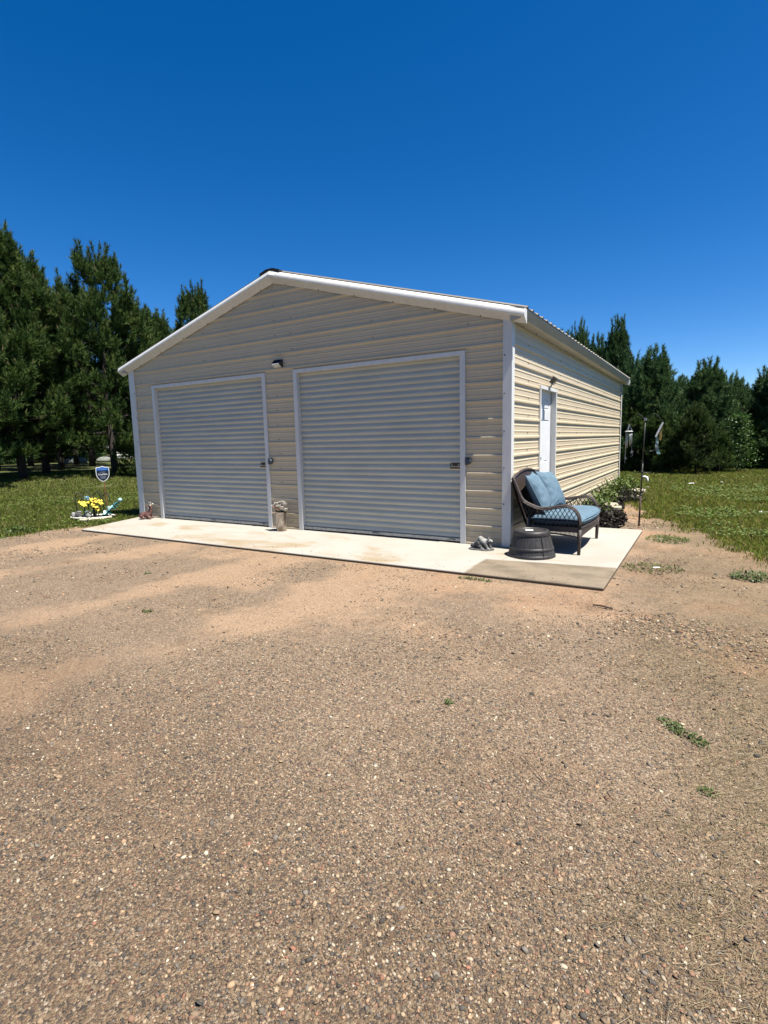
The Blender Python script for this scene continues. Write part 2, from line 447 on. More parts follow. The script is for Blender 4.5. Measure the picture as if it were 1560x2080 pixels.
class MB:
    """collects faces, builds one mesh object; coordinates are world coordinates"""
    def __init__(self):
        self.v, self.f, self.m, self.mi, self.xf = [], [], [], 0, None
    def add(self, vs, fs):
        o = len(self.v)
        for p in vs:
            p = Vector(p)
            if self.xf is not None:
                p = self.xf @ p
            self.v.append(p[:])
        for f in fs:
            self.f.append([i + o for i in f])
            self.m.append(self.mi)
    def box(self, a, b):
        x0, y0, z0 = [min(a[i], b[i]) for i in range(3)]
        x1, y1, z1 = [max(a[i], b[i]) for i in range(3)]
        self.add([(x0, y0, z0), (x1, y0, z0), (x1, y1, z0), (x0, y1, z0), (x0, y0, z1), (x1, y0, z1), (x1, y1, z1), (x0, y1, z1)],
                 [(0, 3, 2, 1), (4, 5, 6, 7), (0, 1, 5, 4), (1, 2, 6, 5), (2, 3, 7, 6), (3, 0, 4, 7)])
    def quad(self, *p):
        self.add(p, [tuple(range(len(p)))])
    def prism(self, outline, axis, a, b, cap=True):
        """outline of 2-D points swept along an axis from a to b"""
        def P(u, v, t):
            return {0: (t, u, v), 1: (u, t, v), 2: (u, v, t)}[axis]
        n = len(outline)
        vs = [P(u, v, a) for u, v in outline] + [P(u, v, b) for u, v in outline]
        fs = [(i, (i + 1) % n, n + (i + 1) % n, n + i) for i in range(n)]
        if cap:
            fs += [tuple(range(n))[::-1], tuple(range(n, 2 * n))]
        self.add(vs, fs)
    def tube(self, pts, r, n=7, cap=True):
        pts = [Vector(p) for p in pts]
        k = len(pts)
        rs = r if isinstance(r, (list, tuple)) else [r] * k
        T = []
        for i in range(k):
            t = pts[min(i + 1, k - 1)] - pts[max(i - 1, 0)]
            T.append(t.normalized() if t.length > 1e-9 else Vector((0, 0, 1)))
        ref = Vector((0, 0, 1)) if abs(T[0].z) < 0.9 else Vector((1, 0, 0))
        u = T[0].cross(ref).normalized()
        vs = []
        for i in range(k):
            u = (u - T[i] * u.dot(T[i])).normalized()
            w = T[i].cross(u)
            for j in range(n):
                a = 2 * PI * j / n
                vs.append(pts[i] + (u * math.cos(a) + w * math.sin(a)) * rs[i])
        fs = []
        for i in range(k - 1):
            for j in range(n):
                fs.append((i * n + j, i * n + (j + 1) % n, (i + 1) * n + (j + 1) % n, (i + 1) * n + j))
        if cap:
            fs += [tuple(range(n))[::-1], tuple((k - 1) * n + j for j in range(n))]
        self.add(vs, fs)
    def lathe(self, prof, c=(0, 0, 0), n=24, fn=None, capb=True, capt=True):
        vs = []
        for r, z in prof:
            for j in range(n):
                a = 2 * PI * j / n
                rr = r if fn is None else r * fn(a, z)
                vs.append((c[0] + rr * math.cos(a), c[1] + rr * math.sin(a), c[2] + z))
        k = len(prof)
        fs = [(i * n + j, i * n + (j + 1) % n, (i + 1) * n + (j + 1) % n, (i + 1) * n + j) for i in range(k - 1) for j in range(n)]
        if capb: fs.append(tuple(range(n))[::-1])
        if capt: fs.append(tuple((k - 1) * n + j for j in range(n)))
        self.add(vs, fs)
    def ball(self, c, r, n=10, k=7):
        r = r if isinstance(r, (list, tuple)) else (r, r, r)
        vs, fs = [(c[0], c[1], c[2] - r[2])], []
        for i in range(1, k):
            t = PI * i / k
            for j in range(n):
                a = 2 * PI * j / n
                vs.append((c[0] + r[0] * math.sin(t) * math.cos(a), c[1] + r[1] * math.sin(t) * math.sin(a), c[2] - r[2] * math.cos(t)))
        vs.append((c[0], c[1], c[2] + r[2]))
        for j in range(n):
            fs.append((0, 1 + (j + 1) % n, 1 + j))
            fs.append((len(vs) - 1, 1 + (k - 2) * n + j, 1 + (k - 2) * n + (j + 1) % n))
        for i in range(k - 2):
            for j in range(n):
                fs.append((1 + i * n + j, 1 + i * n + (j + 1) % n, 1 + (i + 1) * n + (j + 1) % n, 1 + (i + 1) * n + j))
        self.add(vs, fs)
    def build(self, name, mats, parent=None, smooth=False, bevel=0.0):
        me = bpy.data.meshes.new(name)
        me.from_pydata(self.v, [], self.f)
        if not isinstance(mats, (list, tuple)):
            mats = [mats]
        for mt in mats:
            me.materials.append(mt)
        me.polygons.foreach_set('material_index', self.m)
        if smooth:
            me.polygons.foreach_set('use_smooth', [True] * len(self.f))
        me.update()
        o = link(name, me, parent)
        if bevel > 0:
            bv = o.modifiers.new('bevel', 'BEVEL')
            bv.width = bevel
            bv.segments = 2
            bv.limit_method = 'ANGLE'
        return o

def np_mesh(name, V, F, mat, tint=None, smooth=False):
    me = bpy.data.meshes.new(name)
    V = np.ascontiguousarray(V, np.float32); F = np.ascontiguousarray(F, np.int32)
    nv, nf, k = len(V), len(F), F.shape[1]
    me.vertices.add(nv)
    me.vertices.foreach_set('co', V.ravel())
    me.loops.add(nf * k)
    me.loops.foreach_set('vertex_index', F.ravel())
    me.polygons.add(nf)
    me.polygons.foreach_set('loop_start', np.arange(0, nf * k, k, dtype=np.int32))
    if smooth:
        me.polygons.foreach_set('use_smooth', np.ones(nf, bool))
    me.update(calc_edges=True)
    if tint is not None:
        a = me.color_attributes.new('tint', 'FLOAT_COLOR', 'POINT')
        c = np.ones((nv, 4), np.float32)
        c[:, :3] = np.asarray(tint) * 0.48
        a.data.foreach_set('color', c.ravel())
    me.materials.append(mat)
    return me

def skin_mesh(name, pts, edges, radii, mat, sub=2):
    me = bpy.data.meshes.new(name)
    me.from_pydata(pts, edges, [])
    o = bpy.data.objects.new(name, me)
    COL.objects.link(o)
    o.modifiers.new('skin', 'SKIN').use_smooth_shade = True
    sd = me.skin_vertices[0].data
    for i, r in enumerate(radii):
        sd[i].radius = (r, r) if not isinstance(r, (tuple, list)) else r
    sd[0].use_root = True
    ss = o.modifiers.new('sub', 'SUBSURF')
    ss.levels = ss.render_levels = sub
    dg = bpy.context.evaluated_depsgraph_get()
    out = bpy.data.meshes.new_from_object(o.evaluated_get(dg))
    bpy.data.objects.remove(o)
    out.name = name
    out.materials.clear()
    out.materials.append(mat)
    out.polygons.foreach_set('use_smooth', [True] * len(out.polygons))
    return out

def vnoise(x, y, seed=0):
    """cheap value noise 0..1 (numpy)"""
    xi, yi = np.floor(x).astype(np.int64), np.floor(y).astype(np.int64)
    fx, fy = x - xi, y - yi
    fx, fy = fx * fx * (3 - 2 * fx), fy * fy * (3 - 2 * fy)
    def h(a, b):
        n = (a * 374761393 + b * 668265263 + seed * 144665) & 0x7fffffff
        n = ((n ^ (n >> 13)) * 1274126177) & 0x7fffffff
        return ((n ^ (n >> 16)) & 0xffff) / 65535.0
    return (h(xi, yi) * (1 - fx) + h(xi + 1, yi) * fx) * (1 - fy) + (h(xi, yi + 1) * (1 - fx) + h(xi + 1, yi + 1) * fx) * fy

def in_poly(px, py, poly):
    inside = np.zeros(len(px), bool)
    n = len(poly)
    for i in range(n):
        x0, y0 = poly[i]; x1, y1 = poly[(i + 1) % n]
        c = ((y0 > py) != (y1 > py)) & (px < (x1 - x0) * (py - y0) / ((y1 - y0) + 1e-12) + x0)
        inside ^= c
    return inside

# ------------------------------------------------------------------ ground
def make_lawn():
    xs = np.unique(np.concatenate([np.linspace(-400, -60, 18), np.linspace(-60, 30, 91), np.linspace(30, 400, 18)]))
    ys = np.unique(np.concatenate([np.linspace(-200, -20, 10), np.linspace(-20, 60, 81), np.linspace(60, 500, 20)]))
    X, Y = np.meshgrid(xs, ys)
    Z = ground_z(X, Y)
    V = np.stack([X.ravel(), Y.ravel(), Z.ravel()], 1)
    nx = len(xs)
    i, j = np.meshgrid(np.arange(nx - 1), np.arange(len(ys) - 1))
    a = (j * nx + i).ravel()
    F = np.stack([a, a + 1, a + nx + 1, a + nx], 1)
    o = link('ground', np_mesh('ground', V, F, M['lawn'], smooth=True))
    tag(o, 'patchy green lawn running back to the pines', None, kind='structure')
make_lawn()

DRIVE = [(-7.3, -0.9), (-7.62, -1.25), (-7.72, -1.75), (-7.56, -2.5), (-8.4, -3.6), (-10.5, -5.2), (-14.5, -7.2), (-16, -14), (8, -14), (7.5, -3.5),
         (4.2, -0.9), (2.72, 0.65), (2.32, 1.6), (2.02, 2.6), (1.38, 3.6), (0.95, 4.9), (0.55, 6.2), (0.2, 6.3), (0.2, 1.0)]
def dense_poly(poly, step, amp, seed):
    r = random.Random(seed)
    out = []
    n = len(poly)
    for i in range(n):
        a, b = Vector(poly[i]), Vector(poly[(i + 1) % n])
        k = max(1, int((b - a).length / step))
        for t in range(k):
            p = a.lerp(b, t / k)
            out.append((p.x + r.uniform(-amp, amp), p.y + r.uniform(-amp, amp)))
    return out
def flat_sheet(name, poly, z, mat, label):
    bm = bmesh.new()
    f = bm.faces.new([bm.verts.new((x, y, z)) for x, y in poly])
    bmesh.ops.triangulate(bm, faces=[f])
    me = bpy.data.meshes.new(name)
    bm.to_mesh(me); bm.free()
    if me.polygons[0].normal.z < 0:
        me.flip_normals()
    me.materials.append(mat)
    return tag(link(name, me), label, None, kind='structure')
flat_sheet('driveway', dense_poly(DRIVE, 0.14, 0.05, 3), GZ, M['drive'], 'tan sand and gravel driveway in front of the garage')
MULCH = [(0.0, 2.03), (0.95, 2.03), (0.98, 2.7), (0.90, 3.5), (0.70, 4.6), (0.62, 6.0), (0.66, 7.6), (0.72, 9.2), (0.0, 9.4)]
flat_sheet('planting_bed', dense_poly(MULCH, 0.12, 0.03, 5), GZ + 0.006, M['mulch'], 'strip of dark bark mulch along the side wall')

# concrete slab with broom-finished top
def slab():
    poly = [(-7.04, -1.479), (1.305, -1.451), (1.294, 2.03), (-0.05, 2.0), (-0.05, 0.03), (-7.54, 0.03)]
    m = MB()
    n = len(poly)
    m.add([(x, y, 0.0) for x, y in poly] + [(x, y, -0.14) for x, y in poly],
          [tuple(range(n)), tuple(range(n, 2 * n))[::-1]] + [(i, n + i, n + (i + 1) % n, (i + 1) % n) for i in range(n)])
    o = m.build('concrete_slab', M['concrete'], bevel=0.012)
    tag(o, 'pale concrete apron slab under and in front of the garage', None, kind='structure')
slab()

# ------------------------------------------------------------------ garage
XR, XL, YB = -0.05, -7.50, 9.60          # wall sheet planes
XC = -3.775
RZ, RP = 0.242, 0.2286                    # rib heights
DH = 2.4875
DOORS = [(-6.875, -4.042), (-3.464, -0.635)]
SLOPE = 0.279
ROOFZ = 3.985                             # ridge
EAVE = 3.92                               # half span to the roof edge

def rib_profile(z0, z1):
    pts = []
    k = math.floor((z0 - RZ) / RP) - 1
    while RZ + k * RP < z1 + RP:
        zc = RZ + k * RP
        for dz, d in ((-0.026, 0), (-0.011, 0.019), (0.012, 0.019), (0.022, 0)):
            pts.append((zc + dz, d))
        for q in (1, 2):
            zm = zc + q * RP / 3
            for dz, d in ((-0.011, 0), (-0.005, 0.0045), (0.005, 0.0045), (0.011, 0)):
                pts.append((zm + dz, d))
        k += 1
    pts.sort()
    zs = np.array([p[0] for p in pts]); ds = np.array([p[1] for p in pts])
    return zs, ds

garage = thing('garage', 'cream ribbed metal garage with white trim and two roll up doors', 'garage', (-3.775, 0, 0))

def wall_x(yplane, out, doors, name):
    """gable wall in a plane of constant y; out = -1 front, +1 back"""
    m = MB()
    apex = ROOFZ - 0.03
    zs, ds = rib_profile(0.0, apex)
    def clipz(z):
        h = (apex - z) / SLOPE
        return max(XL, XC - h), min(XR, XC + h)
    brk = sorted(set([0.0, apex, DH] + [float(z) for z in zs if 0 < z < apex]))
    prof = lambda z: float(np.interp(z, zs, ds))
    for a, b in zip(brk, brk[1:]):
        la, ra = clipz(a); lb, rb = clipz(b)
        if b <= DH + 1e-6 and doors:
            cuts = [(la, lb)]
            for d0, d1 in doors:
                cuts += [(d0, d0), (d1, d1)]
            cuts.append((ra, rb))
            segs = [(cuts[i], cuts[i + 1]) for i in range(0, len(cuts), 2)]
        else:
            segs = [((la, lb), (ra, rb))]
        for (l0, l1), (r0, r1) in segs:
            ya, yb = yplane + out * prof(a), yplane + out * prof(b)
            q = [(l0, ya, a), (r0, ya, a), (r1, yb, b), (l1, yb, b)]
            if out > 0: q = q[::-1]
            m.quad(*q)
    if out < 0:      # exposed fasteners just above the ribs
        m.mi = 1
        rr = random.Random(2)
        for xc_ in (-7.2, -5.42, -3.81, -3.48, -2.02, -0.61):
            k = 0
            while RZ + k * RP + 0.06 < apex - abs(xc_ - XC) * SLOPE - 0.2:
                z = RZ + k * RP + 0.05
                if not any(d0 - 0.1 < xc_ < d1 + 0.1 and z < DH + 0.1 for d0, d1 in doors):
                    m.ball((xc_ + rr.uniform(-.012, .012), yplane - 0.004, z), (0.008, 0.007, 0.008), 6, 4)
                k += 1
    m.build(name, [M['siding'], M['screw']], garage)

wall_x(0.0, -1, DOORS, 'front_wall')
wall_x(YB, 1, [], 'back_wall')

SD0, SD1, SDH = 1.285, 2.262, 2.113       # side door outer frame
def wall_y(xplane, out, door, name):
    m = MB()
    top = 2.86
    zs, ds = rib_profile(0.0, top)
    brk = sorted(set([0.0, top, SDH] + [float(z) for z in zs if 0 < z < top]))
    prof = lambda z: float(np.interp(z, zs, ds))
    for a, b in zip(brk, brk[1:]):
        segs = [(0.0, YB)]
        if door and b <= SDH + 1e-6:
            segs = [(0.0, SD0 + 0.01), (SD1 - 0.01, YB)]
        for y0, y1 in segs:
            xa, xb = xplane + out * prof(a), xplane + out * prof(b)
            q = [(xa, y0, a), (xa, y1, a), (xb, y1, b), (xb, y0, b)]
            if out < 0: q = q[::-1]
            m.quad(*q)
    if door:
        m.mi = 1
        rr = random.Random(4)
        for yc in (0.75, 2.55, 3.9, 5.4, 6.9, 8.4, 9.3):
            for k in range(11):
                z = RZ + k * RP + 0.055
                m.ball((xplane + 0.004, yc + rr.uniform(-.015, .015), z), (0.007, 0.008, 0.008), 6, 4)
    m.build(name, [M['siding'], M['screw']], garage)
wall_y(XR, 1, True, 'side_wall')
wall_y(XL, -1, False, 'side_wall')

# L-shaped corner trims, 4-6 mm proud of the ribs
def corner_trim(x, sx, y, sy, wide):
    """x,y = outer corner; sx,sy = direction towards the building"""
    m = MB()
    t = 0.007
    zt = 2.80
    o = [(x, y), (x + sx * wide, y), (x + sx * wide, y + sy * t), (x + sx * t, y + sy * t), (x + sx * t, y + sy * wide), (x, y + sy * wide)]
    m.prism(o, 2, 0.004, zt)
    # return lips to the sheet
    m.prism([(x + sx * wide, y), (x + sx * (wide + 0.004), y), (x + sx * (wide + 0.004), y + sy * 0.022), (x + sx * wide, y + sy * 0.022)], 2, 0.004, zt)
    m.mi = 1
    for k in range(6):
        z = 0.55 + 0.457 * k
        if z < zt:
            m.ball((x + sx * (wide - 0.018), y - sy * 0.002, z), (0.010, 0.007, 0.010), 6, 4)
    m.build('corner_trim', [M['white'], M['screw']], garage)
corner_trim(-0.024, -1, -0.026, 1, 0.110)
corner_trim(-7.526, 1, -0.026, 1, 0.155)
corner_trim(-0.024, -1, YB + 0.026, -1, 0.12)
corner_trim(-7.526, 1, YB + 0.026, -1, 0.12)

# roof sheets: ribs run down the slope
YF, YR = -0.075, 9.70
def roof_side(s):
    m = MB()
    ys = [YF]
    hs_ = [0.0]
    y = YF + 0.06
    while y < YR - 0.05:
        for dy, d in ((-0.03, 0), (-0.012, 0.022), (0.012, 0.022), (0.03, 0)):
            ys.append(y + dy); hs_.append(d)
        y += RP
    ys.append(YR); hs_.append(0.0)
    nn = Vector((s * SLOPE, 0, 1)).normalized()
    def P(u, y, h):
        return Vector((XC + s * u, y, ROOFZ + 0.004 - SLOPE * u)) + nn * h
    E_ = EAVE + 0.012
    for i in range(len(ys) - 1):
        q = [P(0, ys[i], hs_[i]), P(E_, ys[i], hs_[i]), P(E_, ys[i + 1], hs_[i + 1]), P(0, ys[i + 1], hs_[i + 1])]
        lo = [p - nn * 0.006 for p in q]
        if s < 0:
            q = q[::-1]; lo = lo[::-1]
        m.quad(*q)
        m.quad(*lo[::-1])
        a, b = (1, 2)
        m.quad(P(E_, ys[i], hs_[i] - .006), P(E_, ys[i + 1], hs_[i + 1] - .006), P(E_, ys[i + 1], hs_[i + 1]), P(E_, ys[i], hs_[i]))
    for yy in (YF, YR):
        m.quad(P(0, yy, -.006), P(E_, yy, -.006), P(E_, yy, 0), P(0, yy, 0))
    return m
roofm = roof_side(1).build('roof', M['roof'], garage)
roof2 = roof_side(-1).build('roof', M['roof'], garage)
def ridge_cap():
    m = MB()
    for s in (1, -1):
        nn = Vector((s * SLOPE, 0, 1)).normalized()
        P = lambda u, y, h: Vector((XC + s * u, y, ROOFZ - SLOPE * u)) + nn * h
        q = [P(0, YF + 0.02, 0.034), P(0.20, YF + 0.02, 0.030), P(0.20, YR - 0.02, 0.030), P(0, YR - 0.02, 0.034)]
        m.quad(*(q if s > 0 else q[::-1]))
        q2 = [P(0.20, YF + .02, 0.030), P(0.20, YF + .02, 0.022), P(0.20, YR - .02, 0.022), P(0.20, YR - .02, 0.030)]
        m.quad(*q2)
    c = m.build('ridge_cap', M['roof'], roofm)
    m = MB()      # black block filling the open end of the cap
    pr = []
    for s in (-1, 1):
        nn = Vector((s * SLOPE, 0, 1)).normalized()
        for (u, h) in ((0.20, 0.004), (0.19, 0.028), (0.06, 0.034)):
            p = Vector((XC + s * u, 0, ROOFZ - SLOPE * u)) + nn * h
            pr.append((p.x, p.z))
    out = [pr[0], pr[1], pr[2], pr[5], pr[4], pr[3], (XC, ROOFZ + 0.006)]
    m.prism(out, 1, YF - 0.024, YF + 0.016)
    m.build('ridge_end_fill', M['black'], roofm)
ridge_cap()

# rake (gable) trim: rounded white fascia with a raked soffit back to the wall
def rake(s, yw, so_):
    """s side of the ridge, yw wall plane, so_ outward direction in y"""
    prof = []                                       # (distance out from wall, height below roof line)
    D = 0.125
    for k in range(9):
        a = PI / 2 * k / 8
        prof.append((D - 0.075 + 0.075 * math.sin(a), -0.004 - 0.082 * (1 - math.cos(a))))
    prof += [(D, -0.094), (D - 0.008, -0.104), (0.022, -0.176), (0.016, -0.176), (0.016, -0.16)]
    top_in = (0.02, -0.005)
    pts = [top_in] + prof
    m = MB()
    n = len(pts)
    # mitred at the ridge
    vs = []
    for (u0) in (0.0, EAVE + 0.005):
        for d, h in pts:
            vs.append((XC + s * u0, yw + so_ * d, ROOFZ - SLOPE * u0 + h))
    fs = []
    for i in range(n):
        j = (i + 1) % n
        f = (i, j, n + j, n + i)
        fs.append(f if s * so_ > 0 else f[::-1])
    fs.append(tuple(range(n, 2 * n)))
    m.add(vs, fs)
    m.mi = 1
    for k in range(7):
        u0 = 0.25 + 0.62 * k
        if u0 < EAVE - 0.1:
            m.ball((XC + s * u0, yw + so_ * 0.030, ROOFZ - SLOPE * u0 - 0.172), (0.011, 0.008, 0.011), 6, 4)
    o = m.build('rake_trim', [M['white'], M['screw']], garage)
    bmz = bmesh.new(); bmz.from_mesh(o.data); bmesh.ops.recalc_face_normals(bmz, faces=bmz.faces); bmz.to_mesh(o.data); bmz.free()
for s in (1, -1):
    rake(s, 0.0, -1)
    rake(s, YB, 1)
def rake_peak():         # overlapping cover plate at the ridge joint
    m = MB()
    P = lambda u, d, h: (XC + u, -d, ROOFZ - SLOPE * abs(u) + h)
    for s in (-1, 1):
        us = (0.0, 0.17 if s < 0 else 0.11)
        for (d0, h0), (d1, h1) in (((0.060, -0.001), (0.1045, -0.022)), ((0.1045, -0.022), (0.1285, -0.075)), ((0.1285, -0.075), (0.1285, -0.095)), ((0.1285, -0.095), (0.024, -0.180))):
            q = [P(s * us[0], d0, h0), P(s * us[1], d0, h0), P(s * us[1], d1, h1), P(s * us[0], d1, h1)]
            m.quad(*(q if s < 0 else q[::-1]))
    m.build('peak_plate', M['white'], garage)
rake_peak()

def eave(s):
    xe = XC + s * EAVE
    xw = XR if s > 0 else XL
    ze = ROOFZ - SLOPE * EAVE
    o = [(xe, ze - 0.006), (xe, ze - 0.022), (xe - s * 0.045, ze - 0.112), (xe - s * 0.055, ze - 0.116), (xw + s * 0.024, ze - 0.132), (xw + s * 0.022, ze - 0.128), (xw + s * 0.022, ze + 0.03)]
    m = MB()
    m.prism(o, 1, -0.100, YB + 0.10)
    m.mi = 1
    for k in range(16):
        m.ball((xw + s * 0.05, 0.35 + 0.6 * k, ze - 0.132), (0.009, 0.009, 0.007), 6, 4)
    ob = m.build('eave_trim', [M['eave'], M['screw']], garage)
    bmz = bmesh.new(); bmz.from_mesh(ob.data); bmesh.ops.recalc_face_normals(bmz, faces=bmz.faces); bmz.to_mesh(ob.data); bmz.free()
eave(1); eave(-1)

# roll-up doors
def roll_door(d0, d1, big):
    t = 0.072
    root_m = MB()
    # corrugated curtain, set back
    y0, A, pitch = 0.058, 0.022, 0.0834
    z = 0.055
    zs_, ys_ = [], []
    steps = 12
    while z < DH - 0.01:
        f = (z - 0.055) / pitch % 1.0
        ys_.append(y0 - A * (np.clip(f / 0.13, 0, 1) - np.clip((f - 0.46) / 0.50, 0, 1)))
        zs_.append(z)
        z += pitch / steps
    xs_ = np.linspace(d0 + 0.05, d1 - 0.05, 14)
    rr = random.Random(int(abs(d0) * 100))
    vs, fs = [], []
    wob = [rr.uniform(-0.0012, 0.0012) for _ in xs_]
    for yy, zz in zip(ys_, zs_):
        for i, xx in enumerate(xs_):
            vs.append((xx, yy + wob[i], zz))
    n = len(xs_)
    for j in range(len(zs_) - 1):
        for i in range(n - 1):
            fs.append((j * n + i, j * n + i + 1, (j + 1) * n + i + 1, (j + 1) * n + i))
    root_m.add(vs, fs)
    o = root_m.build('roll_up_door', M['curtain'], garage, smooth=True)
    m = MB()
    m.box((d0 + 0.05, 0.012, 0.018), (d1 - 0.05, 0.062, 0.062))
    m.build('bottom_bar', M['galv'], o, bevel=0.003)
    m = MB()
    m.box((d0 + 0.05, 0.02, 0.001), (d1 - 0.05, 0.056, 0.018))
    m.build('bottom_seal', M['black'], o)
    # pull handles on the bottom bar
    for fx in ((0.5, 0.93) if big else (0.5, 0.93)):
        xx = d0 + (d1 - d0) * fx
        m = MB()
        m.box((xx - 0.075, 0.004, 0.030), (xx + 0.075, 0.012, 0.058))
        m.mi = 1
        m.box((xx - 0.05, -0.002, 0.040), (xx + 0.05, 0.004, 0.050))
        m.build('pull_handle', [M['galv'], M['black']], o)
    # slide latch
    m = MB()
    x1 = d1 - (t - 0.005)
    wl = 0.165 if big else 0.165
    m.box((x1 - wl, 0.020, 0.99), (x1, 0.040, 1.06))
    m.mi = 1
    m.box((x1 - wl + 0.006, 0.012, 1.012), (x1 - 0.01, 0.020, 1.028))
    m.box((x1 - wl + 0.02, 0.010, 1.036), (x1 - wl + 0.04, 0.020, 1.052))
    m.box((x1 - 0.05, 0.010, 1.036), (x1 - 0.03, 0.020, 1.052))
    m.build('slide_latch', [M['brass'], M['galv']], o, bevel=0.002)
    # frame trim: jambs and header, with a reveal
    m = MB()
    yf = -0.023
    hz = DH - 0.055
    m.box((d0, yf, 0.003), (d0 + t, yf + 0.006, hz))
    m.box((d0 + t - 0.008, yf + 0.006, 0.003), (d0 + t, 0.075, hz))
    m.box((d0 - 0.003, yf + 0.003, 0.003), (d0, 0.002, DH))
    m.box((d1 - t, yf, 0.003), (d1, yf + 0.006, hz))
    m.box((d1 - t, yf + 0.006, 0.003), (d1 - t + 0.008, 0.075, hz))
    m.box((d1, yf + 0.003, 0.003), (d1 + 0.003, 0.002, DH))
    m.box((d0, yf - 0.002, hz), (d1, yf + 0.004, DH))
    m.box((d0 + t, yf + 0.004, hz), (d1 - t, 0.075, hz + 0.008))
    m.box((d0, yf + 0.004, DH - 0.003), (d1, 0.002, DH))
    m.build('door_frame', M['white'], o)
    m = MB()
    m.box((d0 + 0.03, 0.076, 0.0), (d1 - 0.03, 0.10, DH))
    m.build('dark_backing', M['black'], o)
    # rounded lock cover on the wall beside the frame
    m = MB()
    cx_, cz_ = d1 + 0.052, 1.09
    vs = []
    prof = []
    for k in range(11):
        a = -PI / 2 + PI * k / 10
        prof.append((cx_ - 0.045 + 0.085 * math.cos(a) * 0.9, cz_ + 0.05 * math.sin(a)))
    prof = prof + [(cx_ - 0.045, cz_ + 0.05), (cx_ - 0.045, cz_ - 0.05)][:0]
    m.prism(prof, 1, -0.058, -0.001)
    m.build('lock_cover', M['bluegrey'], o, bevel=0.008)
for i, (a, b_) in enumerate(DOORS):
    roll_door(a, b_, i == 1)

# side door, six panels, recessed in a white frame
def side_door():
    xo = -0.022
    m = MB()
    xd = -0.105
    y0, y1, zt = SD0 + 0.045, SD1 - 0.045, SDH - 0.045
    # slab with six recessed panels: build as a grid with inset panels
    W_ = y1 - y0
    cols = [(0.12, 0.44), (0.56, 0.88)]
    rows = [(0.11, 0.35), (0.47, 0.79), (0.86, 0.945)]
    ysx = sorted(set([0, 1] + [c for p in cols for c in p]))
    zsx = sorted(set([0.0, 1.0] + [r_ for p in rows for r_ in p]))
    for i in range(len(ysx) - 1):
        for j in range(len(zsx) - 1):
            a, b_ = y0 + W_ * ysx[i], y0 + W_ * ysx[i + 1]
            c, d = 0.03 + (zt - 0.03) * zsx[j], 0.03 + (zt - 0.03) * zsx[j + 1]
            pan = (ysx[i], ysx[i + 1]) in cols and (zsx[j], zsx[j + 1]) in rows
            if not pan:
                m.quad((xd, a, c), (xd, b_, c), (xd, b_, d), (xd, a, d))
            else:
                g, rz_ = 0.022, 0.009
                A = [(xd, a, c), (xd, b_, c), (xd, b_, d), (xd, a, d)]
                B = [(xd - rz_, a + g, c + g), (xd - rz_, b_ - g, c + g), (xd - rz_, b_ - g, d - g), (xd - rz_, a + g, d - g)]
                g2 = 0.05
                Cc = [(xd - 0.002, a + g2, c + g2 * .7), (xd - 0.002, b_ - g2, c + g2 * .7), (xd - 0.002, b_ - g2, d - g2 * .7), (xd - 0.002, a + g2, d - g2 * .7)]
                for k in range(4):
                    l = (k + 1) % 4
                    m.quad(A[k], A[l], B[l], B[k])
                    m.quad(B[k], B[l], Cc[l], Cc[k])
                m.quad(*Cc)
    o = m.build('side_door', M['door'], garage)
    m = MB()
    m.tube([(xd, y0 + 0.07, 1.07), (xd + 0.03, y0 + 0.07, 1.07)], 0.012, 8)
    m.ball((xd + 0.05, y0 + 0.07, 1.07), 0.028, 10, 8)
    m.build('door_knob', M['blackplastic'], o, smooth=True)
    m = MB()
    f = 0.045
    m.box((xo - 0.10, SD0, 0.003), (xo, SD0 + f, SDH - f))
    m.box((xo - 0.10, SD1 - f, 0.003), (xo, SD1, SDH - f))
    m.box((xo - 0.10, SD0, SDH - f), (xo + 0.003, SD1, SDH))
    m.box((xo - 0.10, SD0 + f, 0.0), (xo - 0.02, SD1 - f, 0.03))
    m.build('door_frame', M['white'], o)
    m = MB()
    m.box((xd - 0.03, SD1 - f - 0.02, 0.03), (xd + 0.012, SD1 - f, SDH - f))
    m.box((xd - 0.03, SD0 + f, 0.03), (xd - 0.016, SD1 - f, SDH - f))
    m.build('door_stop', M['rubber'], o)
side_door()

# ------------------------------------------------------------------ lights on the walls
def gable_light():
    x0, x1, z0, z1 = -3.835, -3.665, 2.545, 2.665
    t = thing('solar_light', 'small black solar wall light above the gap between the two roll up doors', 'wall light', (-3.75, -0.02, 2.6))
    m = MB()
    m.prism([(-0.004, z0), (-0.024, z0), (-0.085, z0 + 0.045), (-0.085, z0 + 0.058), (-0.02, z1), (-0.004, z1)], 0, x0, x1)
    m.build('housing', M['blackplastic'], t, bevel=0.004)
    m = MB()
    m.quad((x0 + .012, -0.0285, z0 + 0.0005), (x1 - .012, -0.0285, z0 + 0.0005), (x1 - .012, -0.087, z0 + 0.0435), (x0 + .012, -0.087, z0 + 0.0435))
    m.quad((x0 + .012, -0.0885, z0 + 0.0445), (x1 - .012, -0.0885, z0 + 0.0445), (x1 - .012, -0.0865, z0 + 0.057), (x0 + .012, -0.0865, z0 + 0.057))
    m.build('lamp_lens', M['lens'], t)
    m = MB()
    a, b_ = Vector((0, -0.080, z0 + 0.064)), Vector((0, -0.026, z1 - 0.006))
    nrm = Vector((0, -(z1 - z0 - .06), 0.062)).normalized() * 0.003
    nrm = Vector((0, -0.0025, 0.0035))
    m.quad(*[(x, p.y + nrm.y, p.z + nrm.z) for x, p in ((x0 + .01, a), (x1 - .01, a), (x1 - .01, b_), (x0 + .01, b_))])
    m.build('solar_panel', M['signnavy'], t)
gable_light()
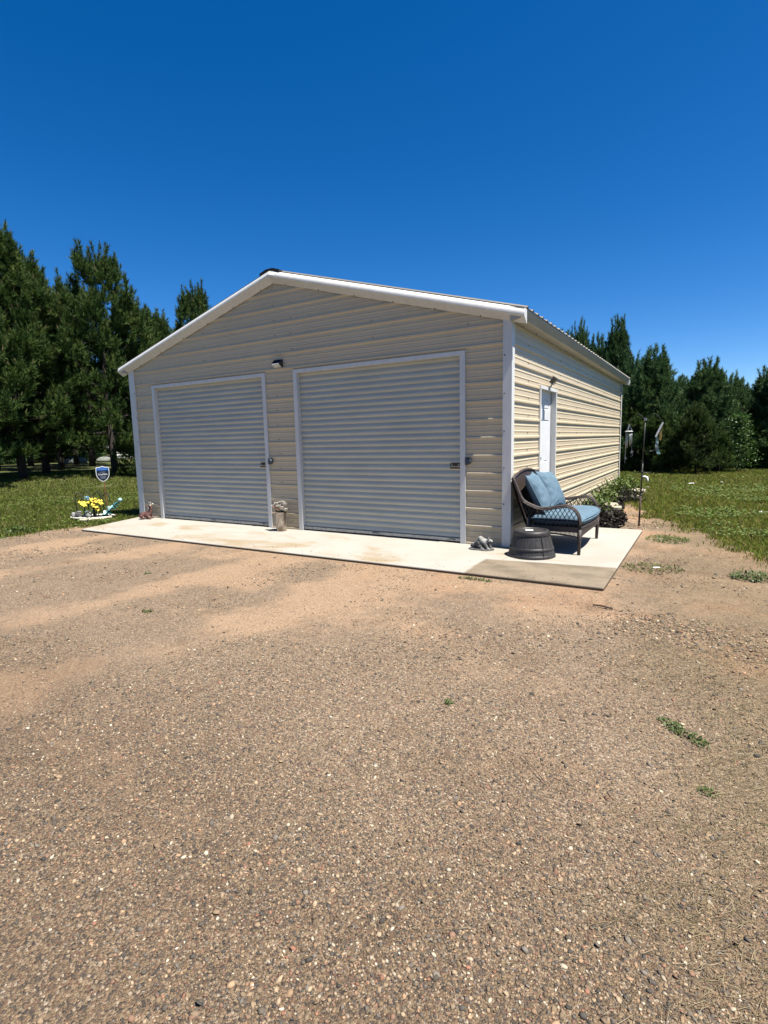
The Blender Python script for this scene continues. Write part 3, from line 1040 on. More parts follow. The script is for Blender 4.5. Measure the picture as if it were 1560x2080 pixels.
def door_light():
    y, z, x = 1.76, 2.20, -0.02
    t = thing('flood_light', 'small dark flood light on a bracket above the white side door', 'wall light', (x, y, 2.12))
    m = MB()
    m.tube([(x - 0.008, y, 2.118), (x + 0.02, y, 2.13), (x + 0.045, y, 2.165)], 0.010, 8)
    m.lathe([(0.028, 0), (0.026, 0.012)], (x + 0.012, y, 2.114), 12)
    m.build('bracket', M['galv'], t, smooth=True)
    m = MB()
    m.xf = Matrix.Translation((x + 0.06, y, 2.205)) @ Matrix.Rotation(math.radians(38), 4, 'Y')
    m.prism([(-0.045, -0.05), (0.045, -0.05), (0.065, 0.05), (-0.065, 0.05)], 0, -0.03, 0.03)
    m.prism([(-0.07, 0.048), (0.07, 0.048), (0.07, 0.056), (-0.07, 0.056)], 0, -0.045, 0.085)
    m.build('lamp_head', M['blackplastic'], t, bevel=0.004)
    m = MB()
    m.xf = Matrix.Translation((x + 0.06, y, 2.205)) @ Matrix.Rotation(math.radians(38), 4, 'Y')
    m.box((0.030, -0.045, -0.04), (0.034, 0.045, 0.04))
    m.build('lamp_lens', M['lens'], t)
door_light()

# ------------------------------------------------------------------ wicker loveseat
BY0, BY1 = -0.12, 1.05
ARM = [(0.04, 0.875), (0.072, 0.80), (0.105, 0.722), (0.16, 0.622), (0.26, 0.566), (0.378, 0.531), (0.492, 0.540), (0.596, 0.562), (0.69, 0.572), (0.765, 0.535), (0.815, 0.455), (0.833, 0.355), (0.829, 0.24), (0.822, 0.0)]
def crsp(pts, k=5):
    out = []
    P = [Vector(p) for p in pts]
    for i in range(len(P) - 1):
        p0, p1, p2, p3 = P[max(i - 1, 0)], P[i], P[i + 1], P[min(i + 2, len(P) - 1)]
        for s in range(k):
            t = s / k
            out.append(0.5 * ((2 * p1) + (p2 - p0) * t + (2 * p0 - 5 * p1 + 4 * p2 - p3) * t * t + (3 * p1 - p0 - 3 * p2 + p3) * t ** 3))
    out.append(P[-1])
    return out
def loveseat():
    t = thing('wicker_loveseat', 'dark brown wicker loveseat with a blue cushion beside the white side door', 'loveseat', (0.45, 0.46, 0))
    def arch(u):        # top of the backrest
        return 0.03 - 0.012 * math.sin(PI * u), BY0 + (BY1 - BY0) * u, 0.875 + 0.085 * math.sin(PI * u) ** 0.8
    # backrest: woven sheet leaning back, thick
    m = MB()
    nu, nv = 36, 16
    vs, fs = [], []
    for side in (0, 1):
        for i in range(nu + 1):
            u = i / nu
            tx, ty, tz = arch(u)
            for j in range(nv + 1):
                v = j / nv
                z = 0.30 + (tz - 0.30) * v
                x = 0.225 + (tx - 0.225) * (v ** 0.85) - 0.02 * side
                x += 0.0035 * math.sin(u * 110) * math.cos(v * 60)
                vs.append((x, ty, z))
    n1 = (nu + 1) * (nv + 1)
    for i in range(nu):
        for j in range(nv):
            a = i * (nv + 1) + j
            fs.append((a, a + nv + 1, a + nv + 2, a + 1))
            fs.append((n1 + a, n1 + a + 1, n1 + a + nv + 2, n1 + a + nv + 1))
    m.add(vs, fs)
    m.tube([arch(i / 24) for i in range(25)], 0.020, 8)
    bk = m.build('backrest', M['wicker'], t, smooth=True)
    for yy in (BY0, BY1):
        m = MB()
        path = [(p.x, yy, p.y) for p in crsp(ARM[:-2], 5)]
        m.tube(path, 0.021, 8)
        m.tube([(x, yy + 0.021, z - 0.012) for x, _, z in path[15:]], 0.010, 6)
        m.tube([(x, yy - 0.021, z - 0.012) for x, _, z in path[15:]], 0.010, 6)
        ar = m.build('armrest', M['wicker'], t, smooth=True)
        # diamond lattice below the arm
        m = MB()
        top = crsp(ARM[3:-2], 6)
        tx = np.array([p.x for p in top]); tz = np.array([p.y for p in top])
        kmax = int(np.argmax(tx))
        tx, tz = tx[:kmax + 1], tz[:kmax + 1]
        for sgn in (1, -1):
            for k in range(-14, 30):
                x_start = 0.16 + k * 0.052
                run = []
                for q in range(60):
                    z = 0.31 + q * 0.005
                    x = x_start + sgn * (z - 0.31) * 0.62
                    ok = tx[0] + 0.02 < x < tx[-1] - 0.01 and z < np.interp(x, tx, tz) - 0.008 and x > 0.16 + (0.62 - z) * 0.25
                    if ok: run.append((x, yy + sgn * 0.003, z))
                if len(run) > 2:
                    m.tube([run[0], run[-1]], 0.0042, 5)
        m.build('lattice', M['wicker'], ar)
    # front legs and back legs
    for yy in (BY0, BY1):
        m = MB()
        m.tube([(0.829, yy, 0.30), (0.826, yy, 0.15), (0.822, yy, 0.0)], [0.024, 0.022, 0.019], 8)
        m.build('leg', M['wicker'], t, smooth=True)
        m = MB()
        m.tube([(0.225, yy, 0.42), (0.23, yy, 0.30), (0.20, yy, 0.12), (0.17, yy, 0.0)], [0.024, 0.024, 0.022, 0.019], 8)
        m.build('leg', M['wicker'], t, smooth=True)
    # seat deck and aprons (woven skirt with an arched lower edge)
    m = MB()
    def front_x(u): return 0.835 + 0.055 * math.sin(PI * u)
    nseg = 24
    for i in range(nseg):
        u0, u1 = i / nseg, (i + 1) / nseg
        ya, yb = BY0 + (BY1 - BY0) * u0, BY0 + (BY1 - BY0) * u1
        xa, xb = front_x(u0), front_x(u1)
        za, zb = 0.20 + 0.065 * math.sin(PI * u0) ** 0.6, 0.20 + 0.065 * math.sin(PI * u1) ** 0.6
        m.quad((xa, ya, za), (xb, yb, zb), (xb, yb, 0.325), (xa, ya, 0.325))
        m.quad((xa - .015, ya, 0.325), (xb - .015, yb, 0.325), (xb - .015, yb, zb), (xa - .015, ya, za))
        m.quad((xa, ya, za), (xa - .015, ya, za), (xb - .015, yb, zb), (xb, yb, zb))
        m.quad((0.22, ya, 0.305), (xa, ya, 0.305), (xb, yb, 0.305), (0.22, yb, 0.305))
        m.quad((xa, ya, 0.325), (xb, yb, 0.325), (0.22, yb, 0.325), (0.22, ya, 0.325))
    m.tube([(front_x(i / 20), BY0 + (BY1 - BY0) * i / 20, 0.325) for i in range(21)], 0.014, 7)
    m.tube([(front_x(i / 20) - .006, BY0 + (BY1 - BY0) * i / 20, 0.20 + 0.065 * math.sin(PI * i / 20) ** 0.6) for i in range(21)], 0.011, 7)
    for yy in (BY0, BY1):
        m.box((0.225, yy - 0.006, 0.262), (0.83, yy + 0.006, 0.325))
        for k in range(40):
            x = 0.24 + k * 0.0148
            zb = 0.205 + 0.03 * math.sin(PI * (x - 0.22) / 0.61)
            m.box((x - 0.0045, yy - 0.004, zb), (x + 0.0045, yy + 0.004, 0.264))
        m.tube([(0.22 + 0.61 * i / 12, yy, 0.205 + 0.03 * math.sin(PI * i / 12)) for i in range(13)], 0.010, 6)
    m.box((0.205, BY0, 0.20), (0.222, BY1, 0.325))
    m.build('seat_frame', M['wicker'], t)
    # seat cushion, two lobes with a soft seam
    m = MB()
    nx, ny = 26, 48
    vs, fs = [], []
    y0, y1 = BY0 + 0.028, BY1 - 0.028
    def cush(a, b_, top):
        u, v = a * 2 - 1, b_ * 2 - 1
        xf = 0.868 + 0.045 * math.sin(PI * b_)
        x = 0.245 + (xf - 0.245) * a
        y = y0 + (y1 - y0) * b_
        ed = (1 - abs(u) ** 7) * (1 - abs(v) ** 12)
        ed = max(ed, 0) ** 0.42
        mid = math.exp(-((b_ - 0.5) / 0.018) ** 2)
        th = 0.062 * ed + 0.012 * (1 - u * u) * (1 - (2 * abs(b_ - 0.5) - 0.5) ** 2 * 2) - 0.018 * mid * top
        th += 0.004 * math.sin(9 * a + 4 * math.sin(7 * b_)) * ed * top
        return (x, y, 0.392 + (1 if top else -1) * max(th, 0.002))
    for top in (1, 0):
        for i in range(nx + 1):
            for j in range(ny + 1):
                p = cush(i / nx, j / ny, top)
                vs.append((p[0], p[1], max(p[2], 0.328)))
    n1 = (nx + 1) * (ny + 1)
    for i in range(nx):
        for j in range(ny):
            a = i * (ny + 1) + j
            fs.append((a, a + ny + 1, a + ny + 2, a + 1))
            fs.append((n1 + a, n1 + a + 1, n1 + a + ny + 2, n1 + a + ny + 1))
    m.add(vs, fs)
    cu = m.build('seat_cushion', M['fabric'], t, smooth=True)
    m = MB()
    for b_ in (0.0, 1.0):
        pass
    rim = [cush(0.985, j / 40, 1) for j in range(41)]
    m.tube([(x + 0.004, y, z - 0.004) for x, y, z in rim], 0.005, 5)
    m.build('piping', M['piping'], cu, smooth=True)
loveseat()

def pillow(label, center, size, yaw, tilt, roll, seed):
    t = thing('throw_pillow', label, 'pillow', center, 'blue pillows on the wicker loveseat')
    R_ = Matrix.Rotation(yaw, 4, 'Z') @ Matrix.Rotation(tilt, 4, 'Y') @ Matrix.Rotation(roll, 4, 'X')
    # local: X = thickness (towards the viewer of the seat), Y = width, Z = height
    n = 40
    rr = random.Random(seed)
    ph = [rr.uniform(0, 6.28) for _ in range(6)]
    vs, fs = [], []
    def pt(a, b_, s):
        u, v = a * 2 - 1, b_ * 2 - 1
        pin = 1 - 0.085 * (1 - abs(u) ** 2.2) * abs(v) ** 3
        pin2 = 1 - 0.085 * (1 - abs(v) ** 2.2) * abs(u) ** 3
        y = u * size / 2 * pin2
        z = v * size / 2 * pin
        h = 0.092 * (max(0, (1 - abs(u) ** 2.4) * (1 - abs(v) ** 2.4))) ** 0.55
        # creases running in from the seams and corners
        w = 0
        for ci, (cu, cv) in enumerate(((-1, -1), (-1, 1), (1, 1), (1, -1))):
            du, dv = u - cu, v - cv
            rad = math.hypot(du, dv)
            an = math.atan2(dv, du)
            w += 0.0075 * math.sin(an * 17 + ph[ci]) * math.exp(-((rad - 0.45) / 0.35) ** 2)
        for sg in (-1, 1):
            w += 0.006 * math.sin(v * 15 + ph[4] + sg) * math.exp(-((u - sg * 0.86) / 0.22) ** 2)
            w += 0.003 * math.sin(u * 13 + ph[5] + sg) * math.exp(-((v - sg * 0.86) / 0.2) ** 2)
        h += w * (1 - abs(u) ** 8) * (1 - abs(v) ** 8)
        h = max(h, 0.0)
        return R_ @ Vector((s * h, y, z)) + Vector(center)
    for s in (1, -1):
        for i in range(n + 1):
            for j in range(n + 1):
                vs.append(pt(i / n, j / n, s)[:])
    n1 = (n + 1) ** 2
    for i in range(n):
        for j in range(n):
            a = i * (n + 1) + j
            fs.append((a, a + n + 1, a + n + 2, a + 1))
            fs.append((n1 + a, n1 + a + 1, n1 + a + n + 2, n1 + a + n + 1))
    m = MB(); m.add(vs, fs)
    m.build('cover', M['fabric'], t, smooth=True)
    m = MB()
    ring = [pt(i / 20, 0, 1) for i in range(20)] + [pt(1, i / 20, 1) for i in range(20)] + [pt(1 - i / 20, 1, 1) for i in range(20)] + [pt(0, 1 - i / 20, 1) for i in range(21)]
    m.tube(ring, 0.006, 6)
    m.build('piping', M['piping'], t, smooth=True)
pillow('blue throw pillow at the near end of the wicker loveseat, closest to the barrel', (0.265, 0.185, 0.69), 0.53, math.radians(6), math.radians(-27), math.radians(2), 1)
pillow('blue throw pillow at the far end of the wicker loveseat, beside the white door', (0.285, 0.72, 0.685), 0.53, math.radians(-6), math.radians(-26), math.radians(-4), 2)

# ------------------------------------------------------------------ upturned half barrel
def barrel():
    c = (0.335, -0.355, 0.0)
    t = thing('half_barrel', 'upturned dark grey half barrel planter in front of the wicker loveseat', 'barrel', c)
    H_ = 0.305
    def rad(z): return 0.268 - 0.078 * (z / H_) ** 1.25
    def stave(a, z):
        k = (a / (2 * PI) * 22) % 1.0
        return 1 - 0.012 * math.exp(-((min(k, 1 - k)) / 0.07) ** 2)
    m = MB()
    m.lathe([(rad(z), z) for z in np.linspace(0.002, H_ - 0.03, 12)], c, 176, stave, True, False)
    body = m.build('staves', M['barrel'], t)
    for (z0, z1) in ((0.0, 0.038), (0.088, 0.118), (H_ - 0.052, H_)):
        m = MB()
        e = 0.0065
        top = z1 >= H_
        pr = [(rad(z0) + 0.002, z0), (rad(z0) + e, z0 + 0.004), (rad(z1) + e, z1 - 0.004)]
        if top:
            pr += [(rad(z1) + 0.001, z1), (rad(z1) - 0.028, z1 + 0.002), (rad(z1) - 0.034, z1 - 0.010)]
            m.lathe(pr, c, 64, None, False, False)
        else:
            pr += [(rad(z1) + 0.002, z1)]
            m.lathe(pr, c, 64, None, False, False)
        m.build('hoop', M['barrelband'], t, smooth=True)
    m = MB()
    m.lathe([(0.0, H_ - 0.012), (rad(H_) - 0.033, H_ - 0.010)], c, 48, None, False, False)
    m.build('barrel_base', M['barrelband'], t)
    # open split between two staves, facing the camera
    m = MB()
    a = math.radians(-44)
    pts = [(c[0] + (rad(z) + 0.0075) * math.cos(a), c[1] + (rad(z) + 0.0075) * math.sin(a), z) for z in np.linspace(0.004, H_ - 0.01, 9)]
    m.tube(pts, 0.0035, 5)
    m.build('split', M['black'], body)
    m = MB()
    m.xf = Matrix.Translation((c[0] - 0.03, c[1] + 0.0, H_ - 0.007)) @ Matrix.Rotation(0.5, 4, 'Z')
    m.box((-0.045, -0.03, 0), (0.045, 0.03, 0.003))
    tag(m.build('paper_tag', M['paper']), 'small white paper tag lying on top of the upturned barrel', 'paper tag')
barrel()

# ------------------------------------------------------------------ stone animal figure by the corner
def stone_animal():
    t = thing('animal_figurine', 'grey and white stone crouching animal figurine beside the right garage corner', 'figurine', (-0.31, -0.25, 0))
    b = Vector((-0.31, -0.255, 0))
    P = lambda x, y, z: (b.x + x, b.y + y, b.z + z)
    pts = [P(-0.055, 0, 0.075), P(-0.02, 0, 0.105), P(0.035, 0, 0.098), P(0.075, -0.005, 0.092), P(0.098, -0.012, 0.112), P(0.122, -0.02, 0.108), P(0.142, -0.025, 0.094),
           P(-0.095, 0, 0.052), P(-0.130, -0.006, 0.045), P(-0.158, -0.012, 0.030),
           P(-0.02, -0.045, 0.055), P(0.01, -0.060, 0.018), P(0.045, -0.066, 0.012),
           P(0.06, -0.04, 0.06), P(0.085, -0.05, 0.022), P(0.115, -0.055, 0.012),
           P(-0.02, 0.045, 0.055), P(0.01, 0.055, 0.016), P(0.06, 0.04, 0.06), P(0.10, 0.045, 0.014)]
    edges = [(0, 1), (1, 2), (2, 3), (3, 4), (4, 5), (5, 6), (0, 7), (7, 8), (8, 9), (0, 10), (10, 11), (11, 12), (2, 13), (13, 14), (14, 15), (0, 16), (16, 17), (2, 18), (18, 19)]
    rad = [0.058, 0.058, 0.050, 0.034, 0.036, 0.028, 0.014, 0.034, 0.027, 0.015, 0.038, 0.020, 0.015, 0.028, 0.019, 0.016, 0.036, 0.018, 0.027, 0.016]
    me = skin_mesh('body', pts, edges, rad, M['stonegrey'])
    me.materials.append(M['stonewhite'])
    for p in me.polygons:
        c = p.center - b
        ring = (c.x < -0.08 and int((c.x + 0.2) / 0.02) % 2 == 0)
        n = vnoise(np.array([c.x * 60]), np.array([c.y * 60 + c.z * 45]), 3)[0]
        if (c.z > 0.105 - 0.03 * n and c.x < 0.085) or ring or (c.x > 0.086 and c.z > 0.112) or (c.z < 0.034 and c.x > -0.0 and n > 0.3):
            p.material_index = 1
    body = link('body', me, t)
    m = MB()
    for sy in (-1, 1):
        m = MB(); m.ball(P(0.094, -0.012 + sy * 0.025, 0.146), (0.008, 0.008, 0.017), 8, 5)
        m.build('ear', M['stonewhite'], body, smooth=True)
        m = MB(); m.ball(P(0.128, -0.022 + sy * 0.019, 0.115), 0.0045, 6, 5)
        m.build('eye', M['blackplastic'], body, smooth=True)
    m = MB(); m.ball(P(0.154, -0.027, 0.092), 0.006, 6, 5)
    m.build('nose', M['blackplastic'], body, smooth=True)
    m = MB()
    m.lathe([(0.165, 0.0), (0.165, 0.008), (0.15, 0.014)], (b.x - 0.01, b.y - 0.01, 0), 28, lambda a, z: 0.55 + 0.45 * abs(math.cos(a)) ** 1.5)
    m.build('plinth', M['stonegrey'], t)
stone_animal()

# ------------------------------------------------------------------ vase of roses between the doors
def vase():
    c = (-3.675, -0.20, 0.0)
    t = thing('flower_vase', 'tall galvanised metal vase standing between the two roll up doors', 'vase', c)
    m = MB()
    m.lathe([(0.078, 0.0), (0.082, 0.006), (0.083, 0.12), (0.083, 0.27), (0.086, 0.30), (0.088, 0.305), (0.082, 0.305), (0.078, 0.28), (0.078, 0.02)], c, 32, None, True, True)
    m.build('can', simple('worn_zinc', (0.48, 0.42, 0.35), 0.32, 0.75, c2=(0.20, 0.15, 0.12), scale=9, stretch=(1, 1, 0.45), lo=0.42, hi=0.6), t, smooth=True)
    b = thing('rose_bouquet', 'bunch of white and peach artificial roses in the metal vase', 'flowers', (c[0], c[1], 0.29))
    rr = random.Random(9)
    def rose(p, r, mat, par):
        m = MB()
        m.ball(p, r * 0.55, 8, 6)
        for ring, (k, tilt, s) in enumerate(((4, 0.25, 0.62), (6, 0.6, 0.85), (7, 1.0, 1.0))):
            for q in range(k):
                a = 2 * PI * q / k + ring * 0.5 + rr.uniform(-.2, .2)
                d = Vector((math.cos(a) * math.sin(tilt), math.sin(a) * math.sin(tilt), math.cos(tilt)))
                side = Vector((-math.sin(a), math.cos(a), 0))
                upv = side.cross(d) * -1
                base = Vector(p) - Vector((0, 0, r * 0.35))
                pts = []
                L_ = r * 1.15 * s
                grid = []
                for i in range(4):
                    for j in range(4):
                        v_, u_ = i / 3, j / 3 * 2 - 1
                        wdt = r * 0.62 * math.sin(PI * (0.18 + 0.68 * v_))
                        out = d * (L_ * v_) + side * (wdt * u_) + (d.cross(side)) * (-(1 - u_ * u_) * r * 0.16 + v_ ** 3 * r * 0.22)
                        grid.append(base + out)
                m.add(grid, [(i * 4 + j, i * 4 + j + 1, i * 4 + j + 5, i * 4 + j + 4) for i in range(3) for j in range(3)])
        return m.build('bloom', mat, par, smooth=True)
    spots = [(-0.115, -0.03, 0.385, 0.052, 'rose'), (-0.055, -0.02, 0.425, 0.055, 'rose'), (0.015, 0.02, 0.445, 0.055, 'rose'), (0.075, 0.0, 0.425, 0.05, 'rose'),
             (-0.045, -0.065, 0.37, 0.045, 'peach'), (0.005, -0.08, 0.355, 0.048, 'peach'), (0.075, -0.06, 0.375, 0.052, 'rose'), (0.118, -0.03, 0.345, 0.045, 'rose'),
             (0.02, 0.06, 0.40, 0.05, 'rose'), (-0.06, 0.06, 0.39, 0.048, 'rose'), (0.03, -0.085, 0.40, 0.045, 'rose')]
    for x, y, z, r, k in spots:
        rose((c[0] + x, c[1] + y, z), r, M[k], b)
    m = MB()
    for x, y, z, r, k in spots:
        m.tube([(c[0] + x * 0.2, c[1] + y * 0.2, 0.18), (c[0] + x * 0.6, c[1] + y * 0.6, 0.30), (c[0] + x, c[1] + y, z - r * 0.4)], 0.004, 5)
    for k in range(16):
        a = rr.uniform(0, 6.28); q = rr.uniform(0.05, 0.11); z = rr.uniform(0.28, 0.34)
        p = Vector((c[0] + q * math.cos(a), c[1] + q * math.sin(a), z))
        o_ = Vector((math.cos(a), math.sin(a), 0)); s_ = Vector((-math.sin(a), math.cos(a), 0))
        m.add([p - o_ * .03, p + s_ * .016 + Vector((0, 0, .01)), p + o_ * .03 - Vector((0, 0, .012)), p - s_ * .016 + Vector((0, 0, .01))], [(0, 1, 2, 3)])
    m.build('stems', M['stem'], b)
vase()

# ------------------------------------------------------------------ deer figurine by the left corner
def deer():
    b = Vector((-7.08, -0.20, 0))
    t = thing('deer_figurine', 'red brown lying deer figurine with raised head by the left garage corner', 'figurine', b)
    ax = Vector((0.86, 0.51, 0)).normalized(); sd = Vector((-ax.y, ax.x, 0))
    P = lambda f, s, z: (b + ax * f + sd * s + Vector((0, 0, z)))[:]
    pts = [P(-0.10, 0, 0.085), P(-0.03, 0, 0.085), P(0.045, 0, 0.085), P(0.085, 0, 0.130), P(0.100, 0, 0.195), P(0.095, 0.0, 0.250), P(0.070, 0.03, 0.245), P(0.035, 0.055, 0.222),
           P(-0.145, 0, 0.070), P(-0.06, -0.06, 0.045), P(0.0, -0.085, 0.022), P(-0.07, -0.092, 0.016),
           P(0.06, -0.05, 0.045), P(0.125, -0.062, 0.022), P(0.07, -0.085, 0.014),
           P(-0.06, 0.06, 0.045), P(0.0, 0.08, 0.022), P(0.06, 0.05, 0.045), P(0.13, 0.055, 0.018)]
    edges = [(0, 1), (1, 2), (2, 3), (3, 4), (4, 5), (5, 6), (6, 7), (0, 8), (0, 9), (9, 10), (10, 11), (2, 12), (12, 13), (13, 14), (0, 15), (15, 16), (2, 17), (17, 18)]
    rad = [0.066, 0.060, 0.060, 0.044, 0.034, 0.034, 0.030, 0.017, 0.036, 0.036, 0.018, 0.012, 0.030, 0.018, 0.012, 0.036, 0.016, 0.030, 0.015]
    body = link('body', skin_mesh('body', pts, edges, rad, M['deer']), t)
    for s in (-1, 1):
        m = MB()
        base = Vector(P(0.105, s * 0.025, 0.268)); tip = Vector(P(0.125, s * 0.080, 0.290 if s > 0 else 0.262))
        m.tube([base, base.lerp(tip, 0.5), tip], [0.008, 0.018, 0.003], 8)
        m.build('ear', M['cream'], body, smooth=True)
        m = MB()
        a = Vector(P(0.090, s * 0.014, 0.278))
        m.tube([a, a + Vector((s * -0.006, s * 0.01, 0.03)) , a + Vector((-0.012, s * 0.022, 0.052))], [0.006, 0.0055, 0.003], 6)
        m.build('antler', M['cream'], body, smooth=True)
    m = MB()
    m.ball(P(0.028, 0.058, 0.216), (0.016, 0.016, 0.013), 8, 6)
    m.build('muzzle', M['cream'], body, smooth=True)
    m = MB(); m.ball(P(0.062, 0.0, 0.195), (0.016, 0.020, 0.034), 8, 6)
    m.build('throat_patch', M['cream'], body, smooth=True)
    for e in (P(0.070, 0.006, 0.259), P(0.098, 0.052, 0.256)):
        m = MB(); m.ball(e, 0.005, 6, 5)
        m.build('eye', M['blackplastic'], body)
deer()

# ------------------------------------------------------------------ little flower bed with ornaments
RC = Vector((-8.42, -0.45, GZ))
BEDX = Vector((0.86, 0.51, 0)); BEDY = Vector((-0.51, 0.86, 0))        # along the ring's long axis / away from the camera
def bedp(u, v, z=0.0):
    return RC + BEDX * u + BEDY * v + Vector((0, 0, z))
def flower_bed():
    t = thing('planter_ring', 'low oval white rimmed planter ring on the lawn by the slab corner', 'planter', RC)
    m = MB()
    def ring(prof, su, sv, fn=None):
        n = 56
        vs = []
        for r, z in prof:
            for j in range(n):
                a = 2 * PI * j / n
                vs.append(bedp(math.cos(a) * (su + r), math.sin(a) * (sv + r), z + (fn(a) if fn else 0)))
        k = len(prof)
        return vs, [(i * n + j, i * n + (j + 1) % n, ((i + 1) % k) * n + (j + 1) % n, ((i + 1) % k) * n + j) for i in range(k) for j in range(n)]
    m.add(*ring([(0.0, 0.045), (0.022, 0.06), (0.035, 0.05), (0.03, 0.035), (0.005, 0.03)], 0.40, 0.24))
    m.build('rim', simple('chalky_white_rim', (0.66, 0.63, 0.56), 0.8, c2=(0.40, 0.37, 0.30), scale=12), t, smooth=True)
    m = MB()
    m.add(*ring([(-0.02, 0.0), (0.02, 0.0), (0.012, 0.034), (-0.01, 0.034)], 0.40, 0.24))
    m.build('ring_wall', M['barrelband'], t, smooth=True)
    m = MB()
    n = 40
    m.add([bedp(0.39 * math.cos(2 * PI * j / n), 0.23 * math.sin(2 * PI * j / n), 0.028) for j in range(n)], [tuple(range(n))])
    m.build('soil', M['mulch'], t)
    m = MB()      # pale broken edging stone in front
    pts = [bedp(-0.10, -0.31, 0.012), bedp(0.12, -0.30, 0.018), bedp(0.34, -0.22, 0.03), bedp(0.43, -0.12, 0.045)]
    m.tube(crsp(pts, 6), 0.028, 7)
    tag(m.build('edging_stone', simple('pale_edging', (0.60, 0.54, 0.44), 0.9, c2=(0.36, 0.30, 0.22), scale=20, bstr=0.6, bscale=40), smooth=True),
        'curved pale edging stone lying against the front of the planter ring', 'edging stone')
flower_bed()

def shepherd_hook(u, v, h, arm, label):
    p = bedp(u, v)
    m = MB()
    pts = [p + Vector((0, 0, -0.05)), p + Vector((0, 0, h - 0.1))]
    for k in range(1, 13):
        a = PI - PI * 1.25 * k / 12
        pts.append(p + BEDX * (arm * (1 + math.cos(a))) + Vector((0, 0, h - 0.1 + 0.1 * math.sin(a))))
    m.tube(pts, 0.009, 6)
    tag(m.build('shepherd_hook', M['black'], smooth=True), label, 'garden hook', 'small black hooks in the planter ring')
shepherd_hook(-0.33, 0.02, 0.52, 0.062, 'small black shepherd hook at the left end of the planter ring, behind the animal ornament')
shepherd_hook(-0.22, 0.10, 0.54, 0.075, 'small black shepherd hook beside the blue flower on a stem')
shepherd_hook(0.06, -0.02, 0.54, 0.075, 'small black shepherd hook in front of the yellow flowers')
shepherd_hook(0.20, 0.06, 0.50, 0.065, 'small black shepherd hook right of the yellow flowers')

def blossom(m, c, r, k, rr, up_=None):
    nrm = (CAM - Vector(c)).normalized() * 0.6 + Vector((rr.uniform(-.4, .4), rr.uniform(-.4, .4), 0.75))
    nrm.normalize()
    a0 = nrm.orthogonal().normalized(); b0 = nrm.cross(a0)
    for q in range(k):
        a = 2 * PI * q / k + rr.uniform(-.15, .15)
        d = a0 * math.cos(a) + b0 * math.sin(a); s = nrm.cross(d)
        p = Vector(c)
        m.add([p, p + d * r * .55 + s * r * .42 + nrm * r * .18, p + d * r + nrm * r * rr.uniform(-.05, .25), p + d * r * .55 - s * r * .42 + nrm * r * .18], [(0, 1, 2, 3)])
def yellow_flowers():
    rr = random.Random(5)
    t = thing('yellow_flowers', 'clump of bright yellow artificial flowers standing in the planter ring', 'flowers', bedp(0.02, 0.05))
    spots = [(-0.24, 0.02, 0.30, .06), (-0.17, 0.0, 0.28, .075), (-0.10, 0.05, 0.29, .07), (-0.04, 0.08, 0.34, .065), (0.02, 0.03, 0.30, .07), (0.02, 0.06, 0.36, .06), (0.09, 0.0, 0.31, .075), (0.15, 0.03, 0.32, .065), (0.19, -0.02, 0.28, .06), (0.10, -0.06, 0.21, .075), (0.12, -0.05, 0.17, .07), (0.05, -0.04, 0.26, .06), (-0.13, -0.05, 0.25, .06)]
    for u, v, z, r in spots:
        m = MB()
        blossom(m, bedp(u, v, z + .03), r * .85, 5, rr)
        blossom(m, bedp(u + .015, v + .02, z + .015), r * .6, 5, rr)
        m.build('blossom', M['yellow'], t)
    m = MB()
    for u, v, z, r in spots:
        m.tube([bedp(u * .5, v * .5 + 0.03, 0.02), bedp(u * .85, v, z * .6), bedp(u, v, z + .03)], 0.005, 5)
    m.build('stems', M['stem'], t)
yellow_flowers()
def blue_flower():
    rr = random.Random(6)
    t = thing('blue_flower', 'single blue artificial flower on a stem above the yellow flowers', 'flower', bedp(-0.15, 0.12))
    m = MB()
    for k in range(3):
        blossom(m, bedp(-0.15, 0.12, 0.40 + .012 * k), 0.06 - .012 * k, 6, rr)
    m.ball(bedp(-0.15, 0.10, 0.41), 0.03, 8, 6)
    m.build('bloom', M['blueflower'], t)
    m = MB()
    m.tube([bedp(-0.12, 0.10, 0.02), bedp(-0.15, 0.12, 0.40)], 0.005, 5)
    m.build('stem', M['stem'], t)
blue_flower()
def leaf_blade(m, base, d, L_, w, droop, nseg=4, fold=0.15):
    d = Vector(d).normalized()
    s = d.cross(Vector((0, 0, 1)))
    s = s.normalized() if s.length > 1e-4 else Vector((1, 0, 0))
    vs = []
    for i in range(nseg + 1):
        v = i / nseg
        c = Vector(base) + d * L_ * v - Vector((0, 0, droop * L_ * v * v))
        ww = w * math.sin(PI * min(0.98, 0.08 + 0.92 * v)) ** 0.8 + 0.0008
        vs += [c - s * ww + Vector((0, 0, fold * ww)), c, c + s * ww + Vector((0, 0, fold * ww))]
    fs = []
    for i in range(nseg):
        a = i * 3
        fs += [(a, a + 1, a + 4, a + 3), (a + 1, a + 2, a + 5, a + 4)]
    m.add(vs, fs)
